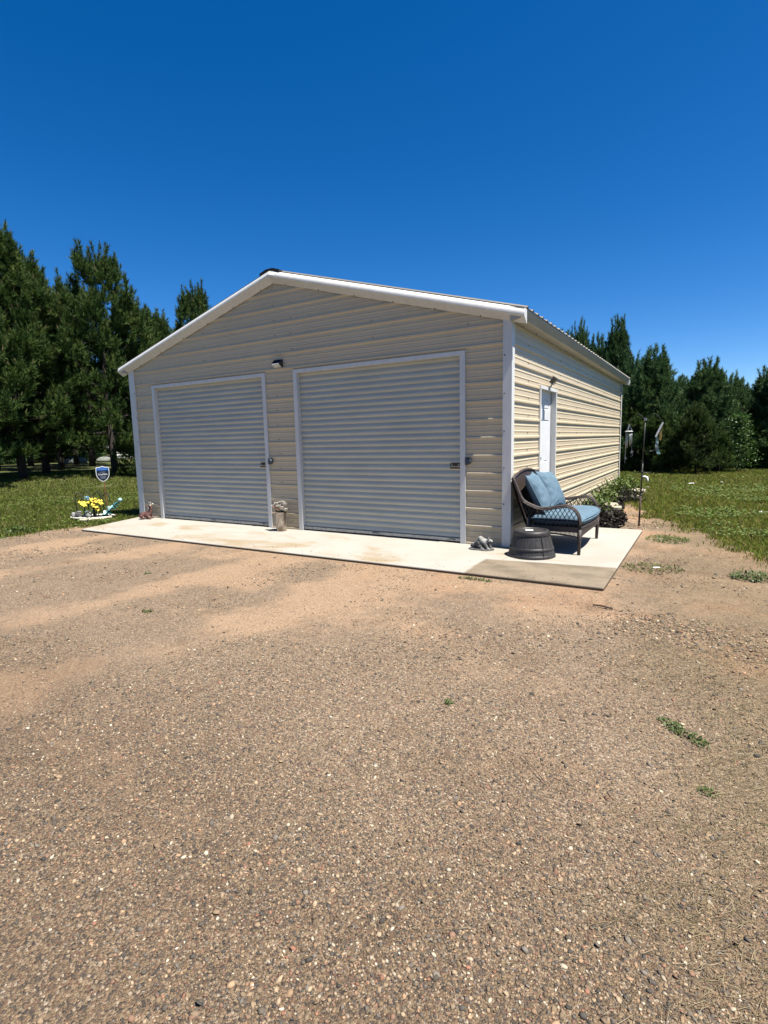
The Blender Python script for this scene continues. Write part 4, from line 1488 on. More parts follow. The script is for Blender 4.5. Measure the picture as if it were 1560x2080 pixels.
def teal_spray():
    rr = random.Random(12)
    t = thing('teal_flower_spray', 'teal artificial flower spray leaning right out of the planter ring with a pale ball tip', 'flowers', bedp(0.22, 0.05))
    base, tip = bedp(0.22, 0.0, 0.03), bedp(0.60, -0.06, 0.37)
    m = MB()
    path = [base, base.lerp(tip, .5) + Vector((0, 0, .02)), tip]
    m.tube(path, 0.006, 6)
    m.build('stem', M['teal'], t)
    m = MB()
    for k in range(26):
        f = 0.08 + 0.72 * k / 26
        p = base.lerp(tip, f)
        a = rr.uniform(0, 6.28)
        d = (tip - base).normalized() * 0.75 + Vector((math.cos(a), math.sin(a) * .6, math.sin(a) * .7)) * 0.7
        leaf_blade(m, p, d, 0.13 * (1.35 - f * .6), 0.032, 0.25)
    m.build('petals', M['teal'], t)
    m = MB()
    for k in range(9):
        f = 0.08 + 0.65 * k / 9
        p = base.lerp(tip, f)
        a = rr.uniform(0, 6.28)
        leaf_blade(m, p, (tip - base).normalized() * .6 + Vector((math.cos(a), math.sin(a) * .6, 0.5)) * 0.7, 0.12 * (1.25 - f * .6), 0.028, 0.2)
    m.build('pale_petals', M['tealpale'], t)
    m = MB(); m.ball(tip, 0.042, 12, 8)
    m.build('ball_tip', M['tealpale'], t, smooth=True)
teal_spray()
def grey_plant():
    rr = random.Random(14)
    t = thing('succulent_plant', 'low grey green leafy plant between the ornaments in the planter ring', 'plant', bedp(-0.02, -0.05))
    m = MB()
    for k in range(34):
        a = rr.uniform(0, 6.28); e = rr.uniform(0.3, 1.3)
        leaf_blade(m, bedp(-0.02 + rr.uniform(-.07, .07), -0.05 + rr.uniform(-.05, .05), 0.05 + rr.uniform(0, .08)), (math.cos(a), math.sin(a), e), rr.uniform(.07, .12), .022, .35)
    m.build('leaves', M['leafgrey'], t)
    t2 = thing('dark_plant', 'low dark leafy plant at the foot of the teal spray', 'plant', bedp(0.24, 0.0))
    m = MB()
    for k in range(40):
        a = rr.uniform(0, 6.28); e = rr.uniform(0.2, 1.2)
        leaf_blade(m, bedp(0.24 + rr.uniform(-.10, .10), 0.0 + rr.uniform(-.06, .06), 0.03 + rr.uniform(0, .03)), (math.cos(a), math.sin(a), e), rr.uniform(.06, .11), .016, .4)
    m.build('leaves', simple('dark_teal_leaf', (0.03, 0.07, 0.06), 0.5, c2=(0.015, 0.03, 0.03), scale=20), t2)
grey_plant()
def lumps(name, label, cat, parts):
    t = thing(name, label, cat, parts[0][1])
    for pn, c, r, mat in parts:
        m = MB()
        m.ball(c, r, 14, 9)
        o = m.build(pn, mat, t, smooth=True)
        rr = random.Random(int(abs(c[0] * 1000)) + len(pn))
        for v in o.data.vertices:
            k = 1 + rr.uniform(-.06, .06)
            v.co = Vector(c) + (v.co - Vector(c)) * k
lumps('stone_ornament', 'mottled grey and white stone animal ornament at the left end of the planter ring', 'ornament',
      [('body', bedp(-0.24, -0.10, 0.085)[:], (0.095, 0.065, 0.075), M['stonegrey']), ('head', bedp(-0.31, -0.13, 0.09)[:], (0.045, 0.042, 0.065), M['stonewhite']),
       ('back_patch', bedp(-0.21, -0.11, 0.150)[:], (0.05, 0.04, 0.028), M['stonewhite']), ('foot', bedp(-0.17, -0.15, 0.05)[:], (0.04, 0.03, 0.022), M['stonewhite'])])
lumps('white_ornament', 'small white stone bird ornament in the middle of the planter ring', 'ornament',
      [('body', bedp(0.00, -0.15, 0.080)[:], (0.058, 0.045, 0.052), M['stonewhite']), ('head', bedp(0.04, -0.16, 0.130)[:], (0.026, 0.024, 0.026), M['stonewhite']), ('tail', bedp(-0.06, -0.14, 0.075)[:], (0.04, 0.016, 0.02), M['stonewhite'])])

# ------------------------------------------------------------------ yard sign
def yard_sign():
    c = Vector((-9.03, 0.205, ground_z(-9.03, 0.205).item()))
    t = thing('yard_sign', 'blue and black shield shaped security sign on an orange stake behind the planter ring', 'sign', c)
    f = Vector((CAM.x - c.x, CAM.y - c.y, 0)).normalized()
    s = Vector((-f.y, f.x, 0))
    zc = 0.815
    def P(u, v, d=0.0):
        return Vector((c.x, c.y, zc)) + s * u + Vector((0, 0, v)) + f * d
    def shield(k):
        pts = [(0, 0.165), (0.03, 0.152), (0.075, 0.142), (0.118, 0.140), (0.128, 0.125), (0.130, 0.04), (0.127, -0.02), (0.11, -0.075), (0.075, -0.125), (0.035, -0.155), (0, -0.172)]
        pts = pts + [(-x, z) for x, z in pts[-2:0:-1]]
        return [(x * k, z * k) for x, z in pts]
    def plate(m, pts, d0, d1):
        n = len(pts)
        m.add([P(u, v, d0) for u, v in pts] + [P(u, v, d1) for u, v in pts], [tuple(range(n, 2 * n)), tuple(range(n))[::-1]] + [(i, (i + 1) % n, n + (i + 1) % n, n + i) for i in range(n)])
    m = MB(); plate(m, shield(1.0), -0.006, 0.0)
    b = m.build('sign_border', M['signwhite'], t)
    m = MB(); plate(m, shield(0.90), 0.0, 0.002)
    face = m.build('sign_face', M['signnavy'], t)
    m = MB()
    top = [p for p in shield(0.90) if p[1] > 0.09]
    top = [(-0.116, 0.068), (0.116, 0.068)] + [(0.115, 0.1125), (0.106, 0.126), (0.0675, 0.128), (0.027, 0.137), (0, 0.1485), (-0.027, 0.137), (-0.0675, 0.128), (-0.106, 0.126), (-0.115, 0.1125)]
    plate(m, top, 0.002, 0.0035)
    m.build('blue_band', M['signblue'], face)
    for v, w, h in ((0.098, 0.080, 0.010), (0.035, 0.055, 0.007), (-0.062, 0.058, 0.007), (-0.082, 0.05, 0.006), (-0.105, 0.04, 0.006)):
        m = MB()
        plate(m, [(-w, v - h / 2), (w, v - h / 2), (w, v + h / 2), (-w, v + h / 2)], 0.0036, 0.0042)
        m.build('print_line', M['signgrey'], face)
    cu = bpy.data.curves.new('lettering', 'FONT')
    cu.body = 'SimpliSafe'
    cu.size = 0.052
    cu.align_x = 'CENTER'; cu.align_y = 'CENTER'
    cu.offset = 0.0003
    cu.extrude = 0.0004
    tmp = bpy.data.objects.new('lettering', cu)
    COL.objects.link(tmp)
    me = bpy.data.meshes.new_from_object(tmp.evaluated_get(bpy.context.evaluated_depsgraph_get()))
    bpy.data.objects.remove(tmp)
    for v in me.vertices:
        v.co = P(v.co.x * 0.86, v.co.y - 0.012, 0.0042 + v.co.z)
    me.materials.clear(); me.materials.append(M['signwhite'])
    me.name = 'lettering'
    link('lettering', me, face)
    m = MB()
    m.tube([P(0.015, -0.15, -0.012), Vector((c.x, c.y, zc)) + s * 0.03 + Vector((0, 0, -0.9)) - f * 0.012], 0.009, 6)
    m.tube([P(0.0, -0.15, -0.010), P(0.0, 0.18, -0.010)], 0.006, 6)
    m.build('stake', M['orange'], t)
yard_sign()

# ------------------------------------------------------------------ shepherd pole with chime and spinner
def garden_pole():
    b = Vector((1.19, 2.58, GZ))
    top = Vector((1.223, 2.58, 1.60))
    t = thing('hanger_pole', 'tall thin iron garden pole with two hook arms at the slab corner', 'pole', b)
    m = MB()
    m.tube([b + Vector((0, 0, -0.05)), b.lerp(top, 0.30)], 0.014, 8)
    m.build('lower_pole', M['rust'], t, smooth=True)
    m = MB()
    m.tube([b.lerp(top, 0.30), b.lerp(top, 0.62)], 0.0112, 8)
    m.tube([b.lerp(top, 0.62), top], 0.0082, 8)
    for f in (0.30, 0.52, 0.62):
        p = b.lerp(top, f)
        m.tube([p - Vector((0, 0, .012)), p + Vector((0, 0, .012))], 0.0155, 8)
    m.build('upper_pole', M['iron'], t, smooth=True)
    m = MB()
    m.box((top.x - 0.018, top.y - 0.018, top.z - 0.01), (top.x + 0.018, top.y + 0.018, top.z + 0.03))
    m.build('cap', M['galv'], t, bevel=0.004)
    for sx, L_, zh in ((-1, 0.225, 1.555), (1, 0.235, 1.575)):
        m = MB()
        pts = [top + Vector((0, 0, -0.02))]
        for k in range(11):
            a = k / 10
            pts.append(top + Vector((sx * L_ * a, 0, 0.11 * math.sin(PI * min(1, a * 1.02)) - 0.03 * a)))
        pts.append(Vector((top.x + sx * (L_ + 0.01), top.y, zh - 0.012)))
        pts.append(Vector((top.x + sx * (L_ - 0.012), top.y, zh - 0.022)))
        m.tube(pts, 0.0034, 6)
        m.build('hook_arm', M['iron'], t, smooth=True)
    for z, x0, x1 in ((1.128, 0.0, 0.135), (0.80, -0.11, 0.115)):
        p = b.lerp(top, (z - GZ) / (1.60 - GZ))
        m = MB()
        m.tube([(p.x + x0, p.y, z), (p.x + x1, p.y, z + 0.004)], 0.0055, 6)
        if x1 > 0: m.tube([(p.x + x1, p.y, z + 0.004), (p.x + x1 + 0.012, p.y, z + 0.022)], 0.005, 6)
        m.build('cross_arm', M['iron'], t, smooth=True)
garden_pole()
def wind_chime():
    c = Vector((1.000, 2.58, 1.43))
    t = thing('wind_chime', 'pale wind chime with hanging tubes and star ornaments left of the iron pole', 'wind chime', (c.x, c.y, 1.53))
    m = MB()
    for k in range(3):
        a = 2 * PI * k / 3 + .4
        m.tube([(c.x, c.y, 1.545), (c.x + 0.05 * math.cos(a), c.y + 0.05 * math.sin(a), c.z + .006)], 0.0032, 4)
    m.build('cord', M['signgrey'], t)
    m = MB(); m.lathe([(0.056, 0), (0.058, 0.006), (0.04, 0.014)], c, 20)
    m.build('top_disc', M['lap'], t, smooth=True)
    for k, L_ in enumerate((0.17, 0.20, 0.23, 0.25, 0.22, 0.19)):
        a = 2 * PI * k / 6
        m = MB()
        x, y = c.x + 0.040 * math.cos(a), c.y + 0.040 * math.sin(a)
        m.tube([(x, y, c.z), (x, y, c.z - 0.02)], 0.0012, 4)
        m.tube([(x, y, c.z - 0.02), (x, y, c.z - 0.02 - L_)], 0.0055, 7)
        m.build('tube', M['galv'], t, smooth=True)
    def star(x, z, r):
        m = MB()
        pts = []
        for q in range(10):
            a = PI / 2 + PI * q / 5
            rr_ = r if q % 2 == 0 else r * .45
            pts.append((x + rr_ * math.cos(a), z + rr_ * math.sin(a)))
        m.prism(pts, 1, c.y - 0.004, c.y + 0.004)
        m.build('star', M['stonewhite'], t)
    star(0.955, 1.265, 0.030); star(1.050, 1.12, 0.032); star(0.965, 1.02, 0.022)
    m = MB()
    m.tube([(0.958, c.y, c.z), (0.958, c.y, 0.95)], 0.0018, 4)
    m.tube([(1.045, c.y, c.z - .02), (1.050, c.y, 1.12)], 0.0018, 4)
    m.tube([(1.050, c.y, 1.10), (1.062, c.y, 1.075), (1.05, c.y, 1.05), (1.03, c.y, 1.055)], 0.0028, 5)
    m.build('string', M['signgrey'], t)
wind_chime()
def spinner():
    c = Vector((1.455, 2.58, 1.55))
    t = thing('hanging_ornament', 'pale tilted hanging ornament with a yellow tag and grey tail beside the iron pole', 'ornament', c)
    m = MB()
    a, b_ = Vector((1.463, 2.58, 1.555)), Vector((1.375, 2.58, 1.345))
    d = (b_ - a).normalized(); s = Vector((-d.z, 0, d.x)) * 0.011
    y0, y1 = 2.53, 2.63
    m.add([(a + s) + Vector((0, y0 - 2.58, 0)), (a - s) + Vector((0, y0 - 2.58, 0)), (b_ - s) + Vector((0, y0 - 2.58, 0)), (b_ + s) + Vector((0, y0 - 2.58, 0)),
           (a + s) + Vector((0, y1 - 2.58, 0)), (a - s) + Vector((0, y1 - 2.58, 0)), (b_ - s) + Vector((0, y1 - 2.58, 0)), (b_ + s) + Vector((0, y1 - 2.58, 0))],
          [(0, 1, 2, 3), (7, 6, 5, 4), (0, 4, 5, 1), (1, 5, 6, 2), (2, 6, 7, 3), (3, 7, 4, 0)])
    m.build('board', M['paper'], t)
    m = MB()
    m.tube([a, (1.452, 2.58, 1.42)], 0.002, 4)
    m.prism([(1.425, 1.425), (1.455, 1.43), (1.458, 1.33), (1.44, 1.28), (1.425, 1.30)], 1, 2.576, 2.584)
    m.build('tag', simple('amber_tag', (0.42, 0.30, 0.07), 0.5, c2=(0.22, 0.12, 0.04), scale=40), t)
    m = MB()
    pts = [(1.385, 2.58, 1.345), (1.395, 2.59, 1.28), (1.392, 2.575, 1.20), (1.41, 2.585, 1.13), (1.425, 2.58, 1.085)]
    P_ = crsp(pts, 5)
    for i in range(len(P_) - 1):
        w = 0.016 + 0.010 * i / len(P_)
        p, q = P_[i], P_[i + 1]
        m.add([p - Vector((w, 0, 0)), p + Vector((w, .006, 0)), q + Vector((w, .006, 0)), q - Vector((w, 0, 0))], [(0, 1, 2, 3)])
        m.add([p - Vector((w, -.004, 0)), p + Vector((w, .01, 0)), q + Vector((w, .01, 0)), q - Vector((w, -.004, 0))], [(3, 2, 1, 0)])
    m.build('tail', simple('grey_teal_ribbon', (0.20, 0.24, 0.23), 0.6, c2=(0.06, 0.15, 0.16), scale=12), t)
spinner()
# ------------------------------------------------------------------ pines
def norm(a):
    return a / np.maximum(np.linalg.norm(a, axis=-1, keepdims=True), 1e-9)

def pine_proto(seed, H, R, base, per_whorl, whorl_gap, shoot_len, needle, nn, width, tones, candle=0.35, spread=1.0, taper=0.85):
    """returns (crown mesh, trunk mesh): whorled branches that turn up at the tips, set with bottle-brush shoots"""
    g = np.random.default_rng(seed)
    tb = MB()
    lean = g.uniform(-.02, .02, 2)
    tp = lambda z: Vector((lean[0] * z + 0.05 * math.sin(z * .7 + seed), lean[1] * z + 0.05 * math.cos(z * .6 + seed), z))
    k = 12
    tb.tube([tp(H * .97 * i / k) for i in range(k + 1)], [max(0.018 * H * (1 - i / k) ** 0.8, 0.012) for i in range(k + 1)], 9)
    sp, sa, sl_, out = [], [], [], []
    z = base
    while z < H * 0.985:
        t = (z - base) / (H - base)
        prof = (1 - t) ** taper * (0.62 + 0.38 * min(1, t / 0.22))
        nb = per_whorl + int(g.integers(-1, 2))
        a0 = g.uniform(0, 6.28)
        for b in range(max(3, nb)):
            if g.uniform() < .12: continue
            az = a0 + 2 * PI * b / nb + g.uniform(-.35, .35)
            L_ = R * prof * g.uniform(0.55, 1.18) + 0.12
            el = math.radians(-10 + 58 * t + g.uniform(-9, 12))
            d = np.array([math.cos(az) * math.cos(el), math.sin(az) * math.cos(el), math.sin(el)])
            ns = max(3, int(L_ / (.72 * shoot_len)))
            pts = []
            p = np.array(tp(z)[:])
            dd = d.copy()
            for s in range(ns + 1):
                pts.append(p.copy())
                f = s / ns
                dd = norm(dd + np.array([0, 0, 0.04 + (0.20 + 0.40 * t) * f * f]) * 0.9 + g.normal(0, .05, 3))
                p = p + dd * L_ / ns
            tb.tube([tuple(q) for q in pts], [max(0.0045 * L_ + 0.016 * (1 - i / ns) * L_ * .5, 0.006) for i in range(ns + 1)], 5, False)
            nf = 2 + int(3 * t)
            for q in range(nf):      # upright finger at the branch tip
                sp.append(pts[ns] + np.array([0, 0, .55 * shoot_len * q]) + g.normal(0, .03, 3)); sa.append(norm(dd * .4 + np.array([0, 0, 1.0]) + g.normal(0, .16, 3))); sl_.append(shoot_len * g.uniform(.8, 1.1)); out.append(.5 + .5 * q / nf)
            for s in range(1, ns + 1):
                f = s / ns
                if f < 0.30 or (s < ns and g.uniform() < .12): continue
                tang = norm(pts[min(s + 1, ns)] - pts[max(s - 1, 0)])
                for sg in ((1, -1) if s < ns else (1, -1)):
                    side = norm(np.cross(tang, [0, 0, 1.0])) * sg
                    ll = spread * shoot_len * (0.55 + 1.1 * (1 - f)) * g.uniform(.5, 1.25) * min(1, L_ / (2.6 * shoot_len) + .25)
                    dirl = norm(tang * 0.8 + side * 0.9 + np.array([0, 0, g.uniform(.0, .45)]))
                    e = pts[s] + dirl * ll
                    # a clump: one main shoot and two companions from the same point
                    ax = norm(dirl * 0.6 + np.array([0, 0, 0.40 + 0.7 * f]) + g.normal(0, .15, 3))
                    sp.append(e); sa.append(ax); sl_.append(shoot_len * g.uniform(.9, 1.25)); out.append(.3 + .7 * f)
                    for q in range(2):
                        sp.append(e - dirl * g.uniform(.0, .3) * ll); sa.append(norm(ax + g.normal(0, .62, 3))); sl_.append(shoot_len * g.uniform(.6, .95)); out.append(.5 * f)
                    if ll > .9 * shoot_len:
                        sp.append(pts[s] + dirl * ll * .5); sa.append(norm(dirl + np.array([0, 0, .3]) + g.normal(0, .3, 3))); sl_.append(shoot_len * .7); out.append(.2)
        z += whorl_gap * g.uniform(.8, 1.2) * (1 - .35 * t)
    # leader shoots
    for q in range(5):
        sp.append(np.array(tp(H * (0.93 + .013 * q))[:]) + g.normal(0, .05, 3)); sa.append(norm(np.array([0, 0, 1.0]) + g.normal(0, .22, 3))); sl_.append(shoot_len * 1.3); out.append(1.0)
    sp, sa, sl_, out = np.array(sp), np.array(sa), np.array(sl_), np.array(out)
    n = len(sp)
    # needles
    t = g.uniform(0.0, 1.0, (n, nn)) ** 0.9
    ref = norm(np.cross(sa, g.normal(0, 1, (n, 3))))
    bi = np.cross(sa, ref)
    an = g.uniform(0, 2 * PI, (n, nn))
    rad = ref[:, None, :] * np.cos(an)[..., None] + bi[:, None, :] * np.sin(an)[..., None]
    opening = (0.95 - 0.55 * t)[..., None]
    d = norm(sa[:, None, :] * (0.45 + 0.55 * t)[..., None] + rad * opening)
    p0 = sp[:, None, :] + sa[:, None, :] * (sl_[:, None] * t)[..., None]
    ln = needle * g.uniform(.7, 1.15, (n, nn, 1))
    w = norm(np.cross(d, g.normal(0, 1, (n, nn, 3)))) * width
    A, B, Cc = p0 - w * .5, p0 + w * .5, p0 + d * ln
    V = np.stack([A, B, Cc], 2).reshape(-1, 3)
    tone = g.uniform(0, 1, n) * .6 + 0.4 * g.uniform(0, 1, n) ** 2
    c0, c1, c2 = [np.array(c) for c in tones]
    tt = tone[:, None]
    cs = np.where(tt < .5, c0 + (c1 - c0) * tt * 2, c1 + (c2 - c1) * (tt - .5) * 2)
    cn = cs[:, None, :] * g.uniform(.8, 1.2, (n, nn, 1))
    T = np.repeat(cn.reshape(-1, 3), 3, 0)
    # candles: pale brown new growth on the outer shoots
    m = (out > .75) & (g.uniform(0, 1, n) < candle)
    cp, ca = sp[m] + sa[m] * sl_[m][:, None] * .95, norm(sa[m] + np.array([0, 0, .8]))
    k = len(cp)
    if k:
        r0 = norm(np.cross(ca, g.normal(0, 1, (k, 3))))
        b0 = np.cross(ca, r0)
        L2 = needle * g.uniform(.7, 1.3, (k, 1))
        ww = width * .8
        vs = []
        for q in range(3):
            x0, x1 = 2 * PI * q / 3, 2 * PI * (q + 1) / 3
            vs += [cp + (r0 * math.cos(x0) + b0 * math.sin(x0)) * ww, cp + (r0 * math.cos(x1) + b0 * math.sin(x1)) * ww, cp + ca * L2]
        V2 = np.stack(vs, 1).reshape(-1, 3)
        V = np.concatenate([V, V2]); T = np.concatenate([T, np.tile(np.array([[0.30, 0.22, 0.13]]), (len(V2), 1)) * g.uniform(.7, 1.2, (len(V2), 1))])
    F = np.arange(len(V)).reshape(-1, 3)
    crown = np_mesh('crown', V, F, M['needle'], T)
    tm = bpy.data.meshes.new('trunk')
    tm.from_pydata(tb.v, [], tb.f)
    tm.materials.append(M['bark'])
    tm.polygons.foreach_set('use_smooth', [True] * len(tb.f))
    return crown, tm

TALL = ((0.046, 0.104, 0.026), (0.105, 0.178, 0.044), (0.220, 0.285, 0.072))
YOUNG = ((0.052, 0.122, 0.048), (0.112, 0.210, 0.072), (0.210, 0.310, 0.105))
OLIVE = ((0.046, 0.088, 0.024), (0.088, 0.140, 0.038), (0.150, 0.200, 0.056))
protos = {
    'tall0': (pine_proto(21, 10, 3.0, 1.35, 6, .74, .46, .24, 44, .034, TALL, taper=.58), 10),
    'tall1': (pine_proto(22, 10, 2.7, 1.25, 6, .70, .46, .24, 44, .034, TALL, taper=.62), 10),
    'tall2': (pine_proto(23, 10, 3.3, 1.45, 6, .76, .48, .24, 44, .034, TALL, taper=.50), 10),
    'young0': (pine_proto(31, 4.2, 1.60, .25, 6, .46, .36, .17, 40, .026, YOUNG, .2, .9, .66), 4.2),
    'young1': (pine_proto(32, 4.2, 1.5, .2, 6, .46, .36, .17, 40, .026, YOUNG, .2, .9, .72), 4.2),
    'young2': (pine_proto(33, 4.2, 1.75, .25, 6, .48, .38, .17, 40, .026, YOUNG, .2, .9, .56), 4.2),
    'shrub0': (pine_proto(41, 2.2, 0.95, .35, 6, .25, .22, .11, 36, .017, OLIVE, .15, .8, .8), 2.2),
    'low0': (pine_proto(42, 2.2, 1.25, .1, 6, .28, .26, .14, 36, .021, TALL, .2, .8, .6), 2.2),
}
print('crown faces', {k: len(v[0][0].polygons) for k, v in protos.items()})
def pine(kind, x, y, h, rz, label, group, name='pine_tree', wide=1.0):
    (cm, tm), h0 = protos[kind]
    if kind.startswith('tall'): h = h * 1.025
    t = thing(name, label, 'tree', (x, y, ground_z(x, y).item()), group)
    s = h / h0
    wide = wide * 1.12
    t.scale = (s * wide, s * wide, s)
    t.rotation_euler = (0, 0, rz)
    for nm, me in (('trunk', tm), ('crown', cm)):
        o = bpy.data.objects.new(nm, me)
        COL.objects.link(o)
        o.parent = t
    return t
GL, GR = 'tall pines on the left of the garage', 'young pines beyond the lawn on the right'
HID = 'pine in the back rows of the left grove, mostly hidden behind the front pines'
HIDR = 'young pine in the back rows beyond the right lawn, mostly hidden by the front pines'
for a in [
    ('tall1', -19.92, 3.79, 7.99, 0.3, 'tall pine at the left edge of the photo with its pointed top against the sky', GL),
    ('tall0', -20.83, 5.01, 7.35, 1.9, 'pine with a rounded top just right of the leftmost tall pine', GL),
    ('tall2', -18.83, 6.71, 7.73, 2.7, 'broadest tall pine, with many pointed tops, left of the garage roof', GL, 'pine_tree', 0.92),
    ('tall0', -24.38, 7.60, 7.35, 4.0, 'shorter pine filling the dip between the two tallest pines on the left', GL),
    ('tall1', -22.68, 12.11, 6.97, 5.2, 'pine close to the garage, its crown falling away to the right below the broad pine', GL),
    ('tall2', -24.52, 16.20, 9.02, 0.8, 'pine whose tip alone shows above the left roof slope of the garage', GL, 'pine_tree', 0.85),
    ('tall1', -24.33, 17.92, 7.35, 2.2, 'pine barely peeping over the roof edge right of the lone tip', GL, 'pine_tree', 0.7),
    ('tall0', -19.67, 2.09, 7.30, 3.1, 'pine at the far left margin, half cut off by the edge of the photo', GL),
    ('tall2', -21.78, 1.58, 7.14, 1.1, HID, GL), ('tall1', -28.22, 6.53, 8.46, 0.2, HID, GL), ('tall2', -26.32, 10.26, 8.21, 5.9, HID, GL),
    ('tall0', -19.30, 8.42, 6.39, 3.7, 'pine standing behind the yard sign, left of the garage corner trim', GL),
    ('tall1', -31.08, 12.01, 8.21, 2.4, HID, GL), ('tall0', -32.13, 10.01, 8.21, 5.0, HID, GL), ('tall2', -28.98, 18.65, 7.70, 1.4, HID, GL),
    ('low0', -17.6, 6.75, 1.25, 4.1, 'small pine sapling between the yard sign and the garage', GL),
    ('young0', -2.24, 24.14, 5.98, 0.0, 'tallest young pine rising behind the right roof edge, its bare leader showing', GR, 'pine_tree', 0.62),
    ('young1', -3.65, 26.95, 5.80, 1.0, 'young pine tips just behind the right roof slope, left of the tallest one', GR, 'pine_tree', 0.7),
    ('young2', -5.26, 29.70, 6.79, 2.0, 'young pine with only two tips showing over the middle of the right roof slope', GR, 'pine_tree', 0.6),
    ('young2', -1.11, 22.26, 4.16, 3.0, 'young pine right behind the rear corner of the garage', GR),
    ('young1', 0.15, 17.36, 3.96, 4.0, 'pointed young pine behind the hanging ornament', GR),
    ('young0', -0.59, 20.30, 3.35, 5.0, 'dark young pine behind the wind chime', GR),
    ('young2', 0.74, 20.40, 3.10, 0.6, 'young pine in the dip right of the pointed pine', GR),
    ('young0', 1.82, 18.43, 3.50, 1.6, 'young pine with a dense cone shaped top behind the olive shrub', GR),
    ('young1', 1.19, 22.42, 3.30, 2.6, HIDR, GR), ('young2', 2.61, 20.43, 3.12, 3.6, 'young pine left of the lime green sapling, with twin tips', GR),
    ('young1', 3.13, 21.42, 3.05, 4.6, 'young pine behind the lime green sapling', GR), ('young0', 4.00, 20.37, 3.23, 5.6, 'dark young pine at the right edge of the photo', GR),
    ('young2', 4.52, 19.32, 3.43, 0.9, 'young pine cut off by the right edge of the photo', GR),
    ('young0', 0.15, 24.38, 3.19, 1.9, HIDR, GR), ('young1', 2.29, 25.43, 3.13, 2.9, HIDR, GR), ('young2', 3.78, 24.39, 2.79, 3.9, HIDR, GR),
    ('low0', -0.63, 16.9, 2.07, 4.9, 'low bushy pine at the lawn edge below the wind chime', GR),
    ('young1', 5.20, 21.26, 3.05, 5.3, HIDR, GR), ('young0', -7.13, 32.36, 6.88, 0.4, HIDR, GR),
    ('shrub0', 1.67, 15.63, 1.98, 1.2, 'round olive green shrub like pine with a dark bare trunk standing on the lawn', GR),
    ('low0', 2.41, 16.6, 1.17, 2.2, 'low bushy pine between the olive shrub and the lime green sapling', GR),
    ('low0', 0.55, 16.3, 1.71, 3.2, 'low bushy pine left of the olive shrub', GR),
    ('low0', 3.7, 19.0, 1.44, 4.2, 'low bushy pine right of the lime green sapling', GR),
]:
    pine(*a[:5], a[5], a[6], *(a[7:]))
for i, (x, y, h) in enumerate([(-43.1, 6.4, 6.0), (-47.3, 9.7, 6.5), (-41.0, 9.7, 6.0), (-43.9, 13.0, 6.5), (-39.6, 13.0, 6.0), (-44.2, 17.2, 6.5), (-38.9, 16.4, 6.0), (-44.2, 21.3, 6.5), (-54.5, 13.4, 7.0), (-54.7, 18.4, 7.0), (-51.8, 20.0, 7.0), (-53.3, 29.3, 7.0), (-55.7, 33.0, 7.0), (-49.8, 31.0, 7.0)]):
    pine('young%d' % (i % 3), x, y, h, i * 1.3, 'far dark pine beyond the left grove, seen only through the gaps between its trunks', 'far pines behind the left grove', 'pine_tree', 1.25)
for i, (x, y, h) in enumerate([(-4, 42, 5), (0, 40, 4.6), (3, 39, 4.4), (6, 38, 4.4), (8, 35, 4.2), (-8, 44, 5.5), (7, 28, 3.8)]):
    pine('young%d' % (i % 3), x, y, h, i * 1.7, 'far young pine at the back of the right grove, hidden behind the nearer rows', 'far pines behind the right grove')

# lime green broadleaf sapling
def leafy_mesh(seed, spots, leaf, tones):
    """spots: (centre, outward dir, radius, count)"""
    g = np.random.default_rng(seed)
    Vs, Ts = [], []
    for c, r, n in spots:
        p = np.array(c) + g.normal(0, 1, (n, 3)) * np.array(r) * .5
        d = norm((p - np.array(c)) / np.array(r) + g.normal(0, .6, (n, 3)) + np.array([0, 0, .25]))
        s = norm(np.cross(d, g.normal(0, .4, (n, 3)) + np.array([0, 0, 1.0])))
        up_ = np.cross(s, d)
        L_ = leaf * g.uniform(.6, 1.25, (n, 1)); w = L_ * .30
        a = p; b = p + d * L_ * .5 + s * w + up_ * L_ * .08; e = p + d * L_ - up_ * L_ * .12; f = p + d * L_ * .5 - s * w + up_ * L_ * .08
        Vs.append(np.stack([a, b, e, f], 1).reshape(-1, 3))
        tt = g.uniform(0, 1, (n, 1))
        col = np.array(tones[0]) + (np.array(tones[1]) - np.array(tones[0])) * tt
        Ts.append(np.repeat(col, 4, 0))
    V = np.concatenate(Vs); T = np.concatenate(Ts)
    return V, np.arange(len(V)).reshape(-1, 4), T
def sapling():
    x, y = 2.99, 16.92
    z0 = ground_z(x, y).item()
    t = thing('sapling_tree', 'lime green broadleaf sapling against the dark young pines on the right', 'tree', (x, y, z0))
    m = MB()
    m.tube([(x, y, z0), (x + .03, y, z0 + 1.0), (x, y, z0 + 2.0)], [.03, .02, .006], 7)
    g = random.Random(3)
    spots = []
    for k in range(46):
        f = k / 46
        h = 0.25 + 1.85 * f
        r = (0.08 + 0.46 * (1 - f) ** .8) * g.uniform(.45, 1.15)
        a = k * 2.4
        e = (x + r * math.cos(a), y + r * math.sin(a), z0 + h + g.uniform(-.05, .08))
        m.tube([(x, y, z0 + h - .12), e], [.010, .004], 4, False)
        spots.append((e, (.24, .24, .06), 34))
        spots.append((((e[0] + x) / 2, (e[1] + y) / 2, e[2] - .04), (.22, .22, .07), 18))
    m.build('trunk', M['bark'], t)
    V, F, T = leafy_mesh(8, spots, .085, ((0.055, 0.130, 0.022), (0.105, 0.205, 0.040)))
    link('crown', np_mesh('crown', V, F, M['leaf'], T), t)
sapling()

